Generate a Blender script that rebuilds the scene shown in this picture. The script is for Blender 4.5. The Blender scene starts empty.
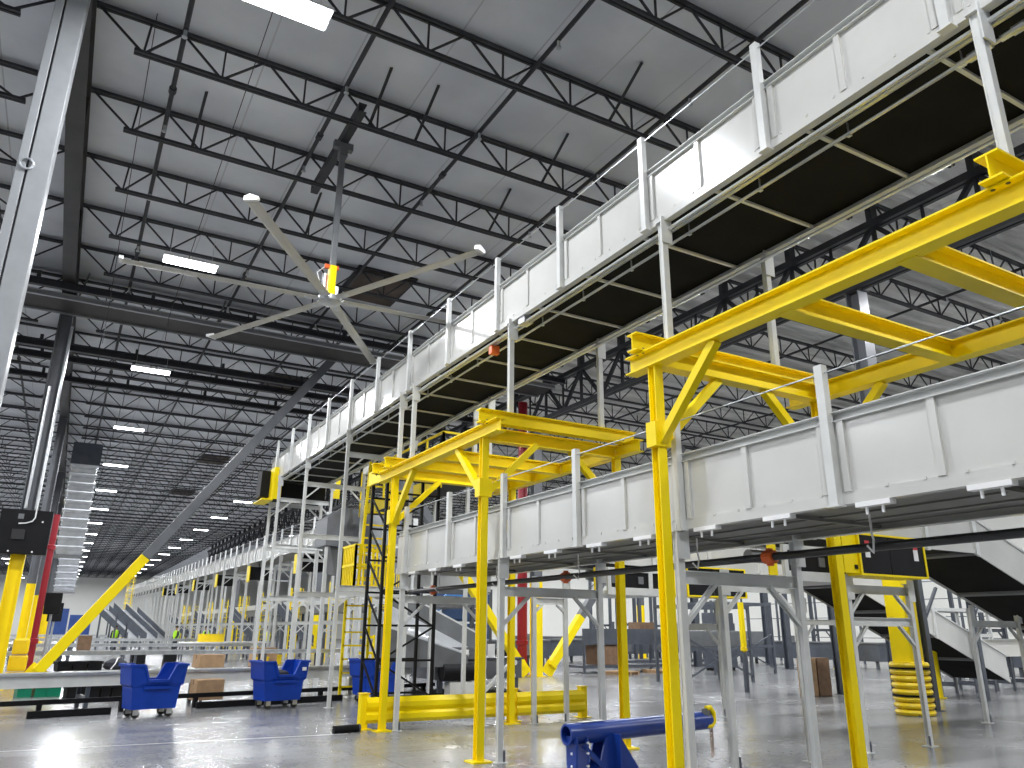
import bpy, bmesh, math, random
from mathutils import Vector, Matrix, Euler
random.seed(7)
SC = bpy.context.scene
COL = SC.collection
PI = math.pi

# ------------------------------------------------------------------ materials
MATS = {}
def mat(name, col, rough=0.5, metal=0.0, var=0.06, scale=3.0, bump=0.0, bscale=40.0, spec=0.5, emit=None, dirt=0.0):
    m = bpy.data.materials.new(name); m.use_nodes = True
    nt = m.node_tree; N = nt.nodes; L = nt.links
    b = N['Principled BSDF']
    b.inputs['Roughness'].default_value = rough
    b.inputs['Metallic'].default_value = metal
    b.inputs['Specular IOR Level'].default_value = spec
    tc = N.new('ShaderNodeTexCoord')
    if var > 0:
        n = N.new('ShaderNodeTexNoise'); n.inputs['Scale'].default_value = scale; n.inputs['Detail'].default_value = 6
        r = N.new('ShaderNodeValToRGB')
        lo = [max(0, c * (1 - var)) for c in col]; hi = [min(1, c * (1 + var)) for c in col]
        r.color_ramp.elements[0].color = (*lo, 1); r.color_ramp.elements[1].color = (*hi, 1)
        r.color_ramp.elements[0].position = 0.35; r.color_ramp.elements[1].position = 0.65
        L.new(tc.outputs['Object'], n.inputs['Vector']); L.new(n.outputs['Fac'], r.inputs['Fac'])
        L.new(r.outputs['Color'], b.inputs['Base Color'])
    else:
        b.inputs['Base Color'].default_value = (*col, 1)
    if bump > 0:
        n2 = N.new('ShaderNodeTexNoise'); n2.inputs['Scale'].default_value = bscale; n2.inputs['Detail'].default_value = 4
        bp = N.new('ShaderNodeBump'); bp.inputs['Strength'].default_value = bump; bp.inputs['Distance'].default_value = 0.02
        L.new(tc.outputs['Object'], n2.inputs['Vector']); L.new(n2.outputs['Fac'], bp.inputs['Height'])
        L.new(bp.outputs['Normal'], b.inputs['Normal'])
    if emit:
        b.inputs['Emission Color'].default_value = (*emit[0], 1); b.inputs['Emission Strength'].default_value = emit[1]
    MATS[name] = m
    return m
M_WHITE = mat('white_powder_coat', (0.61, 0.61, 0.585), 0.19, var=0.05, scale=1.2, bump=0.05, bscale=3.0)
M_POST = mat('pale_grey_paint', (0.65, 0.66, 0.645), 0.36, var=0.05, scale=4)
M_GREY = mat('mid_grey_paint', (0.15, 0.157, 0.165), 0.45, var=0.1)
M_SLATE = mat('slate_grey_paint', (0.075, 0.085, 0.105), 0.4, var=0.12)
M_YELLOW = mat('safety_yellow_paint', (0.99, 0.75, 0.001), 0.42, var=0.04, scale=2, spec=0.3)
M_YELLOW2 = mat('plastic_yellow', (0.92, 0.66, 0.006), 0.4, var=0.05)
M_BELT = mat('black_belt_rubber', (0.009, 0.009, 0.008), 0.8, var=0.25, scale=1.5, spec=0.15)
M_PAN = mat('grey_pan_steel', (0.17, 0.17, 0.155), 0.5, var=0.12, scale=2)
M_BLACK = mat('black_paint', (0.007, 0.007, 0.008), 0.6, var=0.2, spec=0.2)
M_PIPE = mat('black_plastic_pipe', (0.025, 0.025, 0.027), 0.3, var=0.1)
M_DCOL = mat('dark_column_paint', (0.13, 0.137, 0.15), 0.4, var=0.08)
M_ROOF = mat('dark_roof_steel', (0.022, 0.023, 0.029), 0.5, var=0.2)
M_GIRD = mat('dark_girder_steel', (0.035, 0.034, 0.034), 0.5, var=0.25, scale=1.5)
M_BROWN = mat('dark_brown_panel', (0.022, 0.018, 0.018), 0.6, var=0.25)
M_GALV = mat('galvanised_steel', (0.55, 0.57, 0.59), 0.35, metal=0.75, var=0.12, scale=5)
M_COLM = mat('column_grey_paint', (0.32, 0.335, 0.35), 0.35, var=0.06)
M_DUCT = mat('duct_sheet_metal', (0.58, 0.60, 0.63), 0.32, metal=0.8, var=0.1, bump=0.15, bscale=2)
M_BLUE = mat('cart_blue_plastic', (0.004, 0.045, 0.36), 0.42, spec=0.3, var=0.08)
M_NAVY = mat('machine_navy_paint', (0.010, 0.042, 0.26), 0.28, var=0.1)
M_SKYB = mat('mezzanine_blue_paint', (0.03, 0.19, 0.50), 0.4, var=0.08)
M_DARKB = mat('dark_blue_steel', (0.015, 0.05, 0.13), 0.45, var=0.15)
M_RED = mat('fire_red_paint', (0.27, 0.006, 0.017), 0.35, var=0.08)
M_CARD = mat('cardboard', (0.42, 0.27, 0.15), 0.75, var=0.12, scale=6)
M_CARDD = mat('cardboard_dark', (0.20, 0.12, 0.07), 0.75, var=0.15, scale=6)
M_GREEN = mat('tote_green', (0.0, 0.19, 0.10), 0.4, var=0.08)
M_LIME = mat('vest_lime', (0.50, 0.95, 0.03), 0.7, var=0.08)
M_VESTY = mat('vest_yellow', (0.85, 0.85, 0.03), 0.7, var=0.08)
M_CLOTH = mat('dark_cloth', (0.02, 0.022, 0.03), 0.8, var=0.2)
M_SKIN = mat('skin', (0.40, 0.22, 0.14), 0.55, var=0.05)
M_HAIR = mat('hair', (0.015, 0.010, 0.008), 0.6, var=0.2)
M_SHOE = mat('shoe_rubber', (0.02, 0.02, 0.02), 0.5, var=0.1)
M_ORANGE = mat('coupling_orange', (0.75, 0.14, 0.03), 0.4, var=0.1)
M_PALE = mat('white_wall_paint', (0.72, 0.72, 0.68), 0.7, var=0.03, scale=0.3)
M_STICK = mat('sticker_white', (0.85, 0.85, 0.85), 0.5, var=0.0)
M_STRED = mat('sticker_red', (0.55, 0.03, 0.04), 0.5, var=0.0)
M_RUBBER = mat('tyre_rubber', (0.015, 0.015, 0.015), 0.6, var=0.1)
M_BLADE = mat('fan_blade_aluminium', (0.52, 0.51, 0.47), 0.4, metal=0.3, var=0.05)
M_ALU = mat('bright_aluminium', (0.72, 0.74, 0.76), 0.28, metal=0.7, var=0.06)
M_LAMP = mat('lamp_diffuser', (0.9, 0.9, 0.95), 0.4, var=0, emit=((0.93, 0.95, 1.0), 14.0))
M_DOORB = mat('dock_door_blue', (0.02, 0.07, 0.28), 0.5, var=0.15, scale=0.6)
M_BROWNRUST = mat('hatch_brown', (0.075, 0.055, 0.045), 0.7, var=0.35, scale=1.5)

def floor_mat():
    m = bpy.data.materials.new('polished_concrete'); m.use_nodes = True
    nt = m.node_tree; N = nt.nodes; L = nt.links; b = N['Principled BSDF']
    tc = N.new('ShaderNodeTexCoord')
    n1 = N.new('ShaderNodeTexNoise'); n1.inputs['Scale'].default_value = 0.35; n1.inputs['Detail'].default_value = 9; n1.inputs['Roughness'].default_value = 0.65
    n2 = N.new('ShaderNodeTexNoise'); n2.inputs['Scale'].default_value = 14; n2.inputs['Detail'].default_value = 6
    mp = N.new('ShaderNodeMapping'); mp.inputs['Scale'].default_value = (0.12, 1.4, 1)
    n3 = N.new('ShaderNodeTexNoise'); n3.inputs['Scale'].default_value = 1.1; n3.inputs['Detail'].default_value = 5
    L.new(tc.outputs['Object'], n1.inputs['Vector']); L.new(tc.outputs['Object'], n2.inputs['Vector'])
    L.new(tc.outputs['Object'], mp.inputs['Vector']); L.new(mp.outputs['Vector'], n3.inputs['Vector'])
    a = N.new('ShaderNodeMath'); a.operation = 'MULTIPLY_ADD'; a.inputs[1].default_value = 0.5
    L.new(n1.outputs['Fac'], a.inputs[0])
    c = N.new('ShaderNodeMath'); c.operation = 'MULTIPLY'; c.inputs[1].default_value = 0.28
    L.new(n2.outputs['Fac'], c.inputs[0]); L.new(c.outputs[0], a.inputs[2])
    d = N.new('ShaderNodeMath'); d.operation = 'MULTIPLY_ADD'; d.inputs[1].default_value = 0.25
    L.new(n3.outputs['Fac'], d.inputs[0]); L.new(a.outputs[0], d.inputs[2])
    r = N.new('ShaderNodeValToRGB')
    r.color_ramp.elements[0].position = 0.35; r.color_ramp.elements[0].color = (0.11, 0.112, 0.115, 1)
    r.color_ramp.elements[1].position = 0.68; r.color_ramp.elements[1].color = (0.30, 0.305, 0.31, 1)
    L.new(d.outputs[0], r.inputs['Fac'])
    # saw-cut joints every 3.8 m
    sx = N.new('ShaderNodeSeparateXYZ'); L.new(tc.outputs['Object'], sx.inputs[0])
    prev = None
    for ax, off in (('X', 0.7), ('Y', 1.3)):
        ad = N.new('ShaderNodeMath'); ad.operation = 'ADD'; ad.inputs[1].default_value = off + 380
        L.new(sx.outputs[ax], ad.inputs[0])
        md = N.new('ShaderNodeMath'); md.operation = 'MODULO'; md.inputs[1].default_value = 3.81
        L.new(ad.outputs[0], md.inputs[0])
        lt = N.new('ShaderNodeMath'); lt.operation = 'LESS_THAN'; lt.inputs[1].default_value = 0.015
        L.new(md.outputs[0], lt.inputs[0])
        if prev is None: prev = lt
        else:
            mx = N.new('ShaderNodeMath'); mx.operation = 'MAXIMUM'
            L.new(prev.outputs[0], mx.inputs[0]); L.new(lt.outputs[0], mx.inputs[1]); prev = mx
    mix = N.new('ShaderNodeMix'); mix.data_type = 'RGBA'
    L.new(prev.outputs[0], mix.inputs['Factor']); L.new(r.outputs['Color'], mix.inputs['A'])
    mix.inputs['B'].default_value = (0.10, 0.10, 0.10, 1)
    L.new(mix.outputs['Result'], b.inputs['Base Color'])
    rr = N.new('ShaderNodeMapRange'); rr.inputs['To Min'].default_value = 0.12; rr.inputs['To Max'].default_value = 0.36
    L.new(n1.outputs['Fac'], rr.inputs['Value']); L.new(rr.outputs['Result'], b.inputs['Roughness'])
    b.inputs['Specular IOR Level'].default_value = 0.6
    bp = N.new('ShaderNodeBump'); bp.inputs['Strength'].default_value = 0.018; bp.inputs['Distance'].default_value = 0.02
    n4 = N.new('ShaderNodeTexNoise'); n4.inputs['Scale'].default_value = 2.2; n4.inputs['Detail'].default_value = 3
    L.new(tc.outputs['Object'], n4.inputs['Vector']); L.new(n4.outputs['Fac'], bp.inputs['Height']); L.new(bp.outputs['Normal'], b.inputs['Normal'])
    return m
M_FLOOR = floor_mat()

def deck_mat(foil):
    m = bpy.data.materials.new('foil_insulation' if foil else 'white_roof_insulation'); m.use_nodes = True
    nt = m.node_tree; N = nt.nodes; L = nt.links; b = N['Principled BSDF']
    tc = N.new('ShaderNodeTexCoord')
    n1 = N.new('ShaderNodeTexNoise'); n1.inputs['Detail'].default_value = 7
    mp = N.new('ShaderNodeMapping'); mp.inputs['Scale'].default_value = (0.35, 2.0, 1) if foil else (0.6, 0.6, 1)
    L.new(tc.outputs['Object'], mp.inputs['Vector']); L.new(mp.outputs['Vector'], n1.inputs['Vector'])
    n1.inputs['Scale'].default_value = 0.9
    r = N.new('ShaderNodeValToRGB')
    if foil:
        r.color_ramp.elements[0].color = (0.42, 0.42, 0.41, 1); r.color_ramp.elements[1].color = (0.80, 0.79, 0.77, 1)
    else:
        r.color_ramp.elements[0].color = (0.60, 0.62, 0.67, 1); r.color_ramp.elements[1].color = (0.76, 0.78, 0.82, 1)
    r.color_ramp.elements[0].position = 0.35; r.color_ramp.elements[1].position = 0.65
    L.new(n1.outputs['Fac'], r.inputs['Fac'])
    sx = N.new('ShaderNodeSeparateXYZ'); L.new(tc.outputs['Object'], sx.inputs[0])
    ad = N.new('ShaderNodeMath'); ad.operation = 'ADD'; ad.inputs[1].default_value = 200.3
    L.new(sx.outputs['X'], ad.inputs[0])
    md = N.new('ShaderNodeMath'); md.operation = 'MODULO'; md.inputs[1].default_value = 1.475; L.new(ad.outputs[0], md.inputs[0])
    lt = N.new('ShaderNodeMath'); lt.operation = 'LESS_THAN'; lt.inputs[1].default_value = 0.03; L.new(md.outputs[0], lt.inputs[0])
    mix = N.new('ShaderNodeMix'); mix.data_type = 'RGBA'; mix.inputs['B'].default_value = (0.50, 0.51, 0.54, 1)
    L.new(lt.outputs[0], mix.inputs['Factor']); L.new(r.outputs['Color'], mix.inputs['A'])
    L.new(mix.outputs['Result'], b.inputs['Base Color'])
    b.inputs['Roughness'].default_value = 0.3 if foil else 0.6
    b.inputs['Metallic'].default_value = 0.55 if foil else 0.0
    bp = N.new('ShaderNodeBump'); bp.inputs['Strength'].default_value = 1.0 if foil else 0.35
    bp.inputs['Distance'].default_value = 0.3 if foil else 0.12
    L.new(n1.outputs['Fac'], bp.inputs['Height']); L.new(bp.outputs['Normal'], b.inputs['Normal'])
    return m
M_DECK = deck_mat(False); M_FOIL = deck_mat(True)

# ------------------------------------------------------------------ mesh builder
def V(*a): return Vector(a if len(a) == 3 else a[0])
def Isec(w, h, tf=0.014, tw=0.01):
    return [(-w/2, -h/2), (w/2, -h/2), (w/2, -h/2+tf), (tw/2, -h/2+tf), (tw/2, h/2-tf), (w/2, h/2-tf), (w/2, h/2), (-w/2, h/2), (-w/2, h/2-tf), (-tw/2, h/2-tf), (-tw/2, -h/2+tf), (-w/2, -h/2+tf)]
def Csec(w, h, t=0.008):   # web on the -a side, open towards +a
    return [(-w/2, -h/2), (w/2, -h/2), (w/2, -h/2+t), (-w/2+t, -h/2+t), (-w/2+t, h/2-t), (w/2, h/2-t), (w/2, h/2), (-w/2, h/2)]
def Lsec(a, t=0.006):
    return [(-a/2, -a/2), (a/2, -a/2), (a/2, -a/2+t), (-a/2+t, -a/2+t), (-a/2+t, a/2), (-a/2, a/2)]
def Rsec(w, h): return [(-w/2, -h/2), (w/2, -h/2), (w/2, h/2), (-w/2, h/2)]
def circ(r, n=10): return [(r*math.cos(2*PI*i/n), r*math.sin(2*PI*i/n)) for i in range(n)]

class MB:
    def __init__(s): s.v = []; s.f = []
    def add(s, vs, fs):
        o = len(s.v); s.v += [tuple(p) for p in vs]; s.f += [tuple(i+o for i in f) for f in fs]; return s
    def box(s, x0, x1, y0, y1, z0, z1):
        return s.add([(x0,y0,z0),(x1,y0,z0),(x1,y1,z0),(x0,y1,z0),(x0,y0,z1),(x1,y0,z1),(x1,y1,z1),(x0,y1,z1)],
                     [(0,3,2,1),(4,5,6,7),(0,1,5,4),(1,2,6,5),(2,3,7,6),(3,0,4,7)])
    def sweep(s, poly, p0, p1, up=(0,0,1), poly1=None):
        p0 = Vector(p0); p1 = Vector(p1); d = (p1-p0).normalized(); up = Vector(up)
        if abs(d.dot(up)) > 0.98: up = Vector((0,1,0)) if abs(d.y) < 0.9 else Vector((1,0,0))
        a = d.cross(up).normalized(); b = a.cross(d).normalized(); n = len(poly); q = poly1 or poly
        vs = [p0 + a*x + b*y for x, y in poly] + [p1 + a*x + b*y for x, y in q]
        fs = [(i, (i+1) % n, n+(i+1) % n, n+i) for i in range(n)] + [tuple(range(n-1, -1, -1)), tuple(range(n, 2*n))]
        return s.add(vs, fs)
    def tube(s, p0, p1, r, n=10): return s.sweep(circ(r, n), p0, p1)
    def path(s, pts, r, n=8):
        pts = [Vector(p) for p in pts]; rings = []; a = None
        for i, p in enumerate(pts):
            d = (pts[min(i+1, len(pts)-1)] - pts[max(i-1, 0)]).normalized()
            if a is None:
                a = d.orthogonal().normalized()
            a = (a - d*a.dot(d)).normalized(); b = d.cross(a)
            rings.append([p + a*x + b*y for x, y in circ(r, n)])
        vs = [q for g in rings for q in g]; fs = []
        for k in range(len(pts)-1):
            fs += [(k*n+i, k*n+(i+1) % n, (k+1)*n+(i+1) % n, (k+1)*n+i) for i in range(n)]
        fs += [tuple(range(n-1, -1, -1)), tuple(range((len(pts)-1)*n, len(pts)*n))]
        return s.add(vs, fs)
    def lathe(s, prof, c=(0,0,0), n=24):   # prof: (r, z) list, closed with caps at the ends
        vs = []; fs = []; m = len(prof)
        for r, z in prof:
            vs += [(c[0]+r*math.cos(2*PI*i/n), c[1]+r*math.sin(2*PI*i/n), c[2]+z) for i in range(n)]
        for k in range(m-1):
            fs += [(k*n+i, k*n+(i+1) % n, (k+1)*n+(i+1) % n, (k+1)*n+i) for i in range(n)]
        fs += [tuple(range(n-1, -1, -1)), tuple(range((m-1)*n, m*n))]
        return s.add(vs, fs)
    def prism(s, poly, axis, a0, a1):      # polygon in the two other axes, extruded along axis
        def pt(p, a):
            return {'x': (a, p[0], p[1]), 'y': (p[0], a, p[1]), 'z': (p[0], p[1], a)}[axis]
        n = len(poly)
        vs = [pt(p, a0) for p in poly] + [pt(p, a1) for p in poly]
        return s.add(vs, [(i, (i+1) % n, n+(i+1) % n, n+i) for i in range(n)] + [tuple(range(n-1, -1, -1)), tuple(range(n, 2*n))])
    def mesh(s, name, m, smooth=False):
        me = bpy.data.meshes.new(name); me.from_pydata(s.v, [], s.f)
        bm = bmesh.new(); bm.from_mesh(me); bmesh.ops.recalc_face_normals(bm, faces=bm.faces); bm.to_mesh(me); bm.free()
        me.materials.append(m)
        if smooth:
            for p in me.polygons: p.use_smooth = True
            me.set_sharp_from_angle(angle=math.radians(40))
        return me

def link(name, me, parent=None, loc=None):
    o = bpy.data.objects.new(name, me); COL.objects.link(o)
    if parent is not None: o.parent = parent
    if loc is not None: o.location = loc
    return o
def part(name, mb, m, parent=None, smooth=False, label=None, bevel=0, off=None):
    if off is not None: mb.v = [(x-off[0], y-off[1], z-off[2]) for x, y, z in mb.v]
    o = link(name, mb.mesh(name, m, smooth), parent)
    if label: o['label'] = label
    if bevel:
        b = o.modifiers.new('edge', 'BEVEL'); b.width = bevel; b.segments = 2; b.limit_method = 'ANGLE'
    return o
def tag(o, label, cat, group=None):
    o['label'] = label; o['category'] = cat
    if group: o['group'] = group
    return o
def thing(name, label, cat, loc=(0,0,0), rz=0, group=None, rot=None):
    o = bpy.data.objects.new(name, None); COL.objects.link(o); o.empty_display_size = 0.1
    o.location = loc; o.rotation_euler = rot if rot else (0, 0, rz)
    return tag(o, label, cat, group)
def dup(root, loc, label, rz=None, group=None):
    def cp(o, par):
        c = o.copy(); COL.objects.link(c)
        if par is not None: c.parent = par
        for ch in KIDS.get(o.name, list(o.children)): cp(ch, c)
        return c
    r = cp(root, None); r.location = loc; r['label'] = label
    if rz is not None: r.rotation_euler = (0, 0, rz)
    if group: r['group'] = group
    return r
KIDS = {}
def struct(name, mb, m):
    o = part(name, mb, m); o['kind'] = 'structure'; return o
ORD = ['first', 'second', 'third', 'fourth', 'fifth', 'sixth', 'seventh', 'eighth', 'ninth', 'tenth', 'eleventh', 'twelfth', 'thirteenth', 'fourteenth', 'fifteenth', 'sixteenth', 'seventeenth', 'eighteenth', 'nineteenth']
TENS = ['', '', 'twent', 'thirt', 'fort', 'fift', 'sixt', 'sevent', 'eight', 'ninet']
def ordw(i):   # 0 -> first
    i += 1
    if i < 20: return ORD[i-1]
    t, u = divmod(i, 10)
    return TENS[t] + 'ieth' if u == 0 else TENS[t] + 'y-' + ORD[u-1]
def lerp(a, b, t): return tuple(x+(y-x)*t for x, y in zip(a, b))

# ------------------------------------------------------------------ setting
ZD = 12.06           # underside of the roof insulation
YB = 185.0
struct('floor', MB().box(-45, 60, -30, YB, -0.2, 0), M_FLOOR)
struct('ceiling', MB().box(-45, 16.1, -30, YB, ZD, ZD+0.2), M_DECK)
fm = MB(); nx, ny = 40, 330
X_ = [16.1+43.9*i/nx for i in range(nx+1)]; Y_ = [-12+102*j/ny for j in range(ny+1)]
ph = [random.uniform(0, 6.28) for _ in range(8)]
def sag(x, y):
    q = ((y-12.83)/2.55) % 1.0
    e = math.sin(PI*q)
    f = 0.5*math.sin(2.9*y+0.35*x+ph[0]+1.3*math.sin(0.5*x+ph[1])) + 0.35*math.sin(6.1*y-0.4*x+ph[2]+math.sin(0.8*x+ph[3])) + 0.25*math.sin(10.3*y+0.9*x+ph[4])
    return ZD + 0.06 - 0.05*e - 0.07*e*f
fv = [(x, y, sag(x, y)) for y in Y_ for x in X_]
fm.add(fv, [(j*(nx+1)+i, j*(nx+1)+i+1, (j+1)*(nx+1)+i+1, (j+1)*(nx+1)+i) for j in range(ny) for i in range(nx)])
fo = part('ceiling_foil', fm, M_FOIL, None, True); fo['kind'] = 'structure'
struct('ceiling_roof', MB().box(16.1, 60, -30, YB, ZD+0.25, ZD+0.4), M_DECK)
struct('wall_back', MB().box(-45, 60, YB, YB+0.3, 0, ZD), M_PALE)
struct('wall_right', MB().box(45, 45.3, -30, YB, 0, ZD), M_PALE)
struct('wall_left', MB().box(-40.3, -40, -30, YB, 0, ZD), M_PALE)
bm_ = MB()
for k in range(7):
    x = (-30, -25.8, -21.6, -17.4, -13.2, -2.0, 2.2)[k]
    bm_ = MB().box(x, x+3.9, YB-0.12, YB, 0, 5.2 if k < 6 else 4.0)
    d = part('dock_door_%d' % (k+1), bm_, M_DOORB); d.name = 'door_%d' % (k+1); d['kind'] = 'structure'

# roof joists -------------------------------------------------------
XG0, XG1 = -1.25, 16.1
SP = 2.55; Y0J = 12.83
def joist_proto(span):
    H = ZD - 11.25
    zt, zb = H-0.05, 0.07
    r = thing('roof_joist', '', 'roof joist', (XG0, 0, 11.2))
    tc = MB()
    for s in (-1, 1): tc.sweep([(s*0.015, -0.032), (s*0.062, -0.032), (s*0.062, 0.032), (s*0.015, 0.032)], (0.1, 0, zt), (span-0.1, 0, zt))
    part('top_chord', tc, M_ROOF, r)
    bc = MB()
    for s in (-1, 1): bc.sweep([(s*0.015, -0.03), (s*0.065, -0.03), (s*0.065, 0.03), (s*0.015, 0.03)], (0.85, 0, zb), (span-0.85, 0, zb))
    part('bottom_chord', bc, M_ROOF, r)
    wb = MB(); rod = Rsec(0.036, 0.036)
    nodes = [2.32+1.5*k for k in range(9)]
    tops = [0.2] + [n-0.75+0.0 for n in nodes[1:]] + [span-0.2]
    wb.sweep(rod, (1.0, 0, zb), (1.05, 0, zt)); 
    wb.sweep(rod, (0.2, 0, zt), (1.0, 0, zb)); wb.sweep(rod, (1.0, 0, zb), (1.57, 0, zt)); wb.sweep(rod, (1.57, 0, zt), (nodes[0], 0, zb))
    for k, n in enumerate(nodes):
        wb.sweep(Rsec(0.032, 0.032), (n, 0, zb), (n, 0, zt))
        if k < len(nodes)-1:
            t = n+0.75
            wb.sweep(rod, (n, 0, zb), (t-0.03, 0, zt)); wb.sweep(rod, (t+0.03, 0, zt), (nodes[k+1], 0, zb))
    wb.sweep(rod, (nodes[-1], 0, zb), (nodes[-1]+0.75, 0, zt)); wb.sweep(rod, (nodes[-1]+0.8, 0, zt), (span-1.0, 0, zb)); wb.sweep(rod, (span-1.0, 0, zb), (span-0.2, 0, zt))
    part('web', wb, M_ROOF, r)
    return r
BAYS = [(XG0, 'over the middle bay', -4, 67, 'roof joists over the middle bay'),
        (XG0-17.35, 'left of the solid girder', 0, 67, 'roof joists left of the solid girder'),
        (XG1, 'under the foil ceiling right of the truss girder', -4, 34, 'roof joists under the foil ceiling'),
        (XG1+17.35, 'in the farthest bay beside the right wall', -2, 30, 'roof joists beside the right wall')]
jp = joist_proto(17.35); KIDS[jp.name] = list(jp.children)
first = True
for x, where, k0, k1, g in BAYS:
    for i, k in enumerate(range(k0, k1)):
        lab = 'black open-web roof joist, %s nearest, %s' % (ordw(i), where)
        loc = (x, Y0J+SP*k, 11.2)
        if first:
            jp.location = loc; jp['label'] = lab; jp['group'] = g; first = False
        else: dup(jp, loc, lab, group=g)

# girders -------------------------------------------------------------
g = thing('roof_girder', 'solid dark steel roof girder running overhead past the grey column', 'roof girder', (XG0, 0, 11.2))
part('beam', MB().sweep(Isec(0.34, 0.72, 0.03, 0.02), (0, -10, 0.36), (0, YB-0.5, 0.36)), M_GIRD, g)
st = MB()
for k in range(0, 70, 2): st.box(-0.16, 0.16, k*SP+0.28, k*SP+0.30, 0.03, 0.69)
part('stiffener', st, M_GIRD, g)
def truss_girder(x, label):
    t = thing('truss_girder', label, 'roof girder', (x, 0, 9.9))
    a = MB(); b = MB(); w = MB(); ZT = 1.42
    for s in (-1, 1):
        a.sweep([(s*0.03, -0.09), (s*0.15, -0.09), (s*0.15, 0.09), (s*0.03, 0.09)], (0, -8, ZT), (0, 110, ZT))
        b.sweep([(s*0.03, -0.08), (s*0.14, -0.08), (s*0.14, 0.08), (s*0.03, 0.08)], (0, -8, 0), (0, 110, 0))
    k = -8
    y = Y0J-SP*8
    while y < 108:
        w.sweep(Rsec(0.09, 0.09), (0, y, 0), (0, y, ZT)); w.sweep(Rsec(0.11, 0.11), (0, y, ZT), (0, y+SP/2, 0)); w.sweep(Rsec(0.11, 0.11), (0, y+SP/2, 0), (0, y+SP, ZT))
        w.sweep(Rsec(0.06, 0.06), (0, y+SP/2, 0), (0, y+SP/2, ZT))
        w.box(-0.12, 0.12, y-0.08, y+0.08, ZT+0.08, ZD-9.9-0.1)
        y += SP
    part('top_chord', a, M_ROOF, t); part('bottom_chord', b, M_ROOF, t); part('web', w, M_ROOF, t)
truss_girder(XG1, 'heavy black truss girder carrying the roof above the ringed yellow column')
truss_girder(XG1+17.35, 'heavy black truss girder far right between the foil ceiling bays')
# cross beams around the braced bay line
for i, (y, h, w, z) in enumerate(((24.0, 0.22, 0.16, 11.05), (29.6, 0.26, 0.20, 11.0), (31.0, 0.24, 0.20, 11.0), (33.9, 0.22, 0.18, 11.05))):
    b = thing('strut_beam', 'dark heavy cross beam under the joists, %s from the camera' % ordw(i), 'roof beam', (0, y, z), group='heavy cross beams under the joists')
    part('beam', MB().sweep(Isec(w, h, 0.03, 0.02), (-18, 0, 0), (16, 0, 0)), M_ROOF, b)
    cl = MB()
    for x in range(-17, 16, 3): cl.box(x-0.05, x+0.05, -0.1, 0.1, h/2, 0.3)
    part('hanger_clip', cl, M_ROOF, b)
t = thing('draft_panel', 'wide dark brown steel band across the ceiling beyond the fan', 'roof panel', (0, 25.5, 11.0))
part('panel', MB().box(-18, 16, -0.75, 0.5, -0.02, 0.06), M_BROWN, t)
part('edge_channel', MB().sweep(Csec(0.1, 0.16), (-18, -0.8, 0), (16, -0.8, 0)), M_COLM, t)
part('edge_channel', MB().sweep(Csec(0.1, 0.14), (16, 0.55, 0), (-18, 0.55, 0)), M_GREY, t)
hr = MB()
for x in range(-17, 16, 4):
    hr.sweep(Rsec(0.05, 0.05), (x, -0.5, 0), (x+0.2, -0.5, 1.0))
part('hanger', hr, M_GREY, t)

# sprinkler branch pipes (run away from the camera between the joist chords)
for i, x in enumerate((-14.4, -11.5, -8.6, -5.7, -2.9, 0.33, 3.23, 6.1, 9.15, 12.2, 14.9, 19.5, 22.4, 25.3, 28.2, 31.1)):
    side = 'over the middle bay' if -1 < x < 16 else ('left of the solid girder' if x < 0 else 'under the foil ceiling')
    n = {True: i-5, False: i}[-1 < x < 16] if x < 16 else i-11
    p = thing('sprinkler_pipe', 'dark sprinkler pipe running with the girder, %s from the left %s' % (ordw(n), side), 'pipe', (x, 0, 11.62), group='sprinkler branch pipes')
    end = 175 if x < 16 else 85
    part('pipe', MB().tube((0, -5, 0), (0, end, 0), 0.045, 8), M_ROOF, p, True)
    hm_ = MB().tube((0, 0, -0.04), (0, 0, -0.16), 0.03, 6).lathe([(0.015, -0.2), (0.05, -0.19), (0.05, -0.17), (0.015, -0.16)], (0, 0, 0), 8).mesh('sprinkler_head', M_GALV) if i == 0 else hm_
    for k in range(9): link('sprinkler_head', hm_, p, (0, 3.1+3.05*k, 0))
    if x < 20:
        for y in (6.2, 14.1, 21.8, 34, 47): part('coupling', MB().tube((0, y-0.08, 0), (0, y+0.08, 0), 0.07, 8), M_ROOF, p)
# loose sway braces standing between bottom chord and deck
for i, (x, k) in enumerate(((1.0, -1), (3.9, 0), (4.9, 0), (8.0, -1), (8.0, 0), (8.0, 1), (0.9, 1), (12.4, -1), (12.4, 0), (4.0, 2), (-3.2, -1), (-3.2, 0))):
    y = Y0J+SP*k
    b = tag(part('sway_brace', MB().sweep(Lsec(0.06, 0.015), (x, y+0.1, 11.3), (x+0.05, y-1.0, ZD-0.02)), M_ROOF), 
        'short dark sway brace from joist to deck, %s of the scattered dozen' % ordw(i), 'brace', 'sway braces under the deck')

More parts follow.
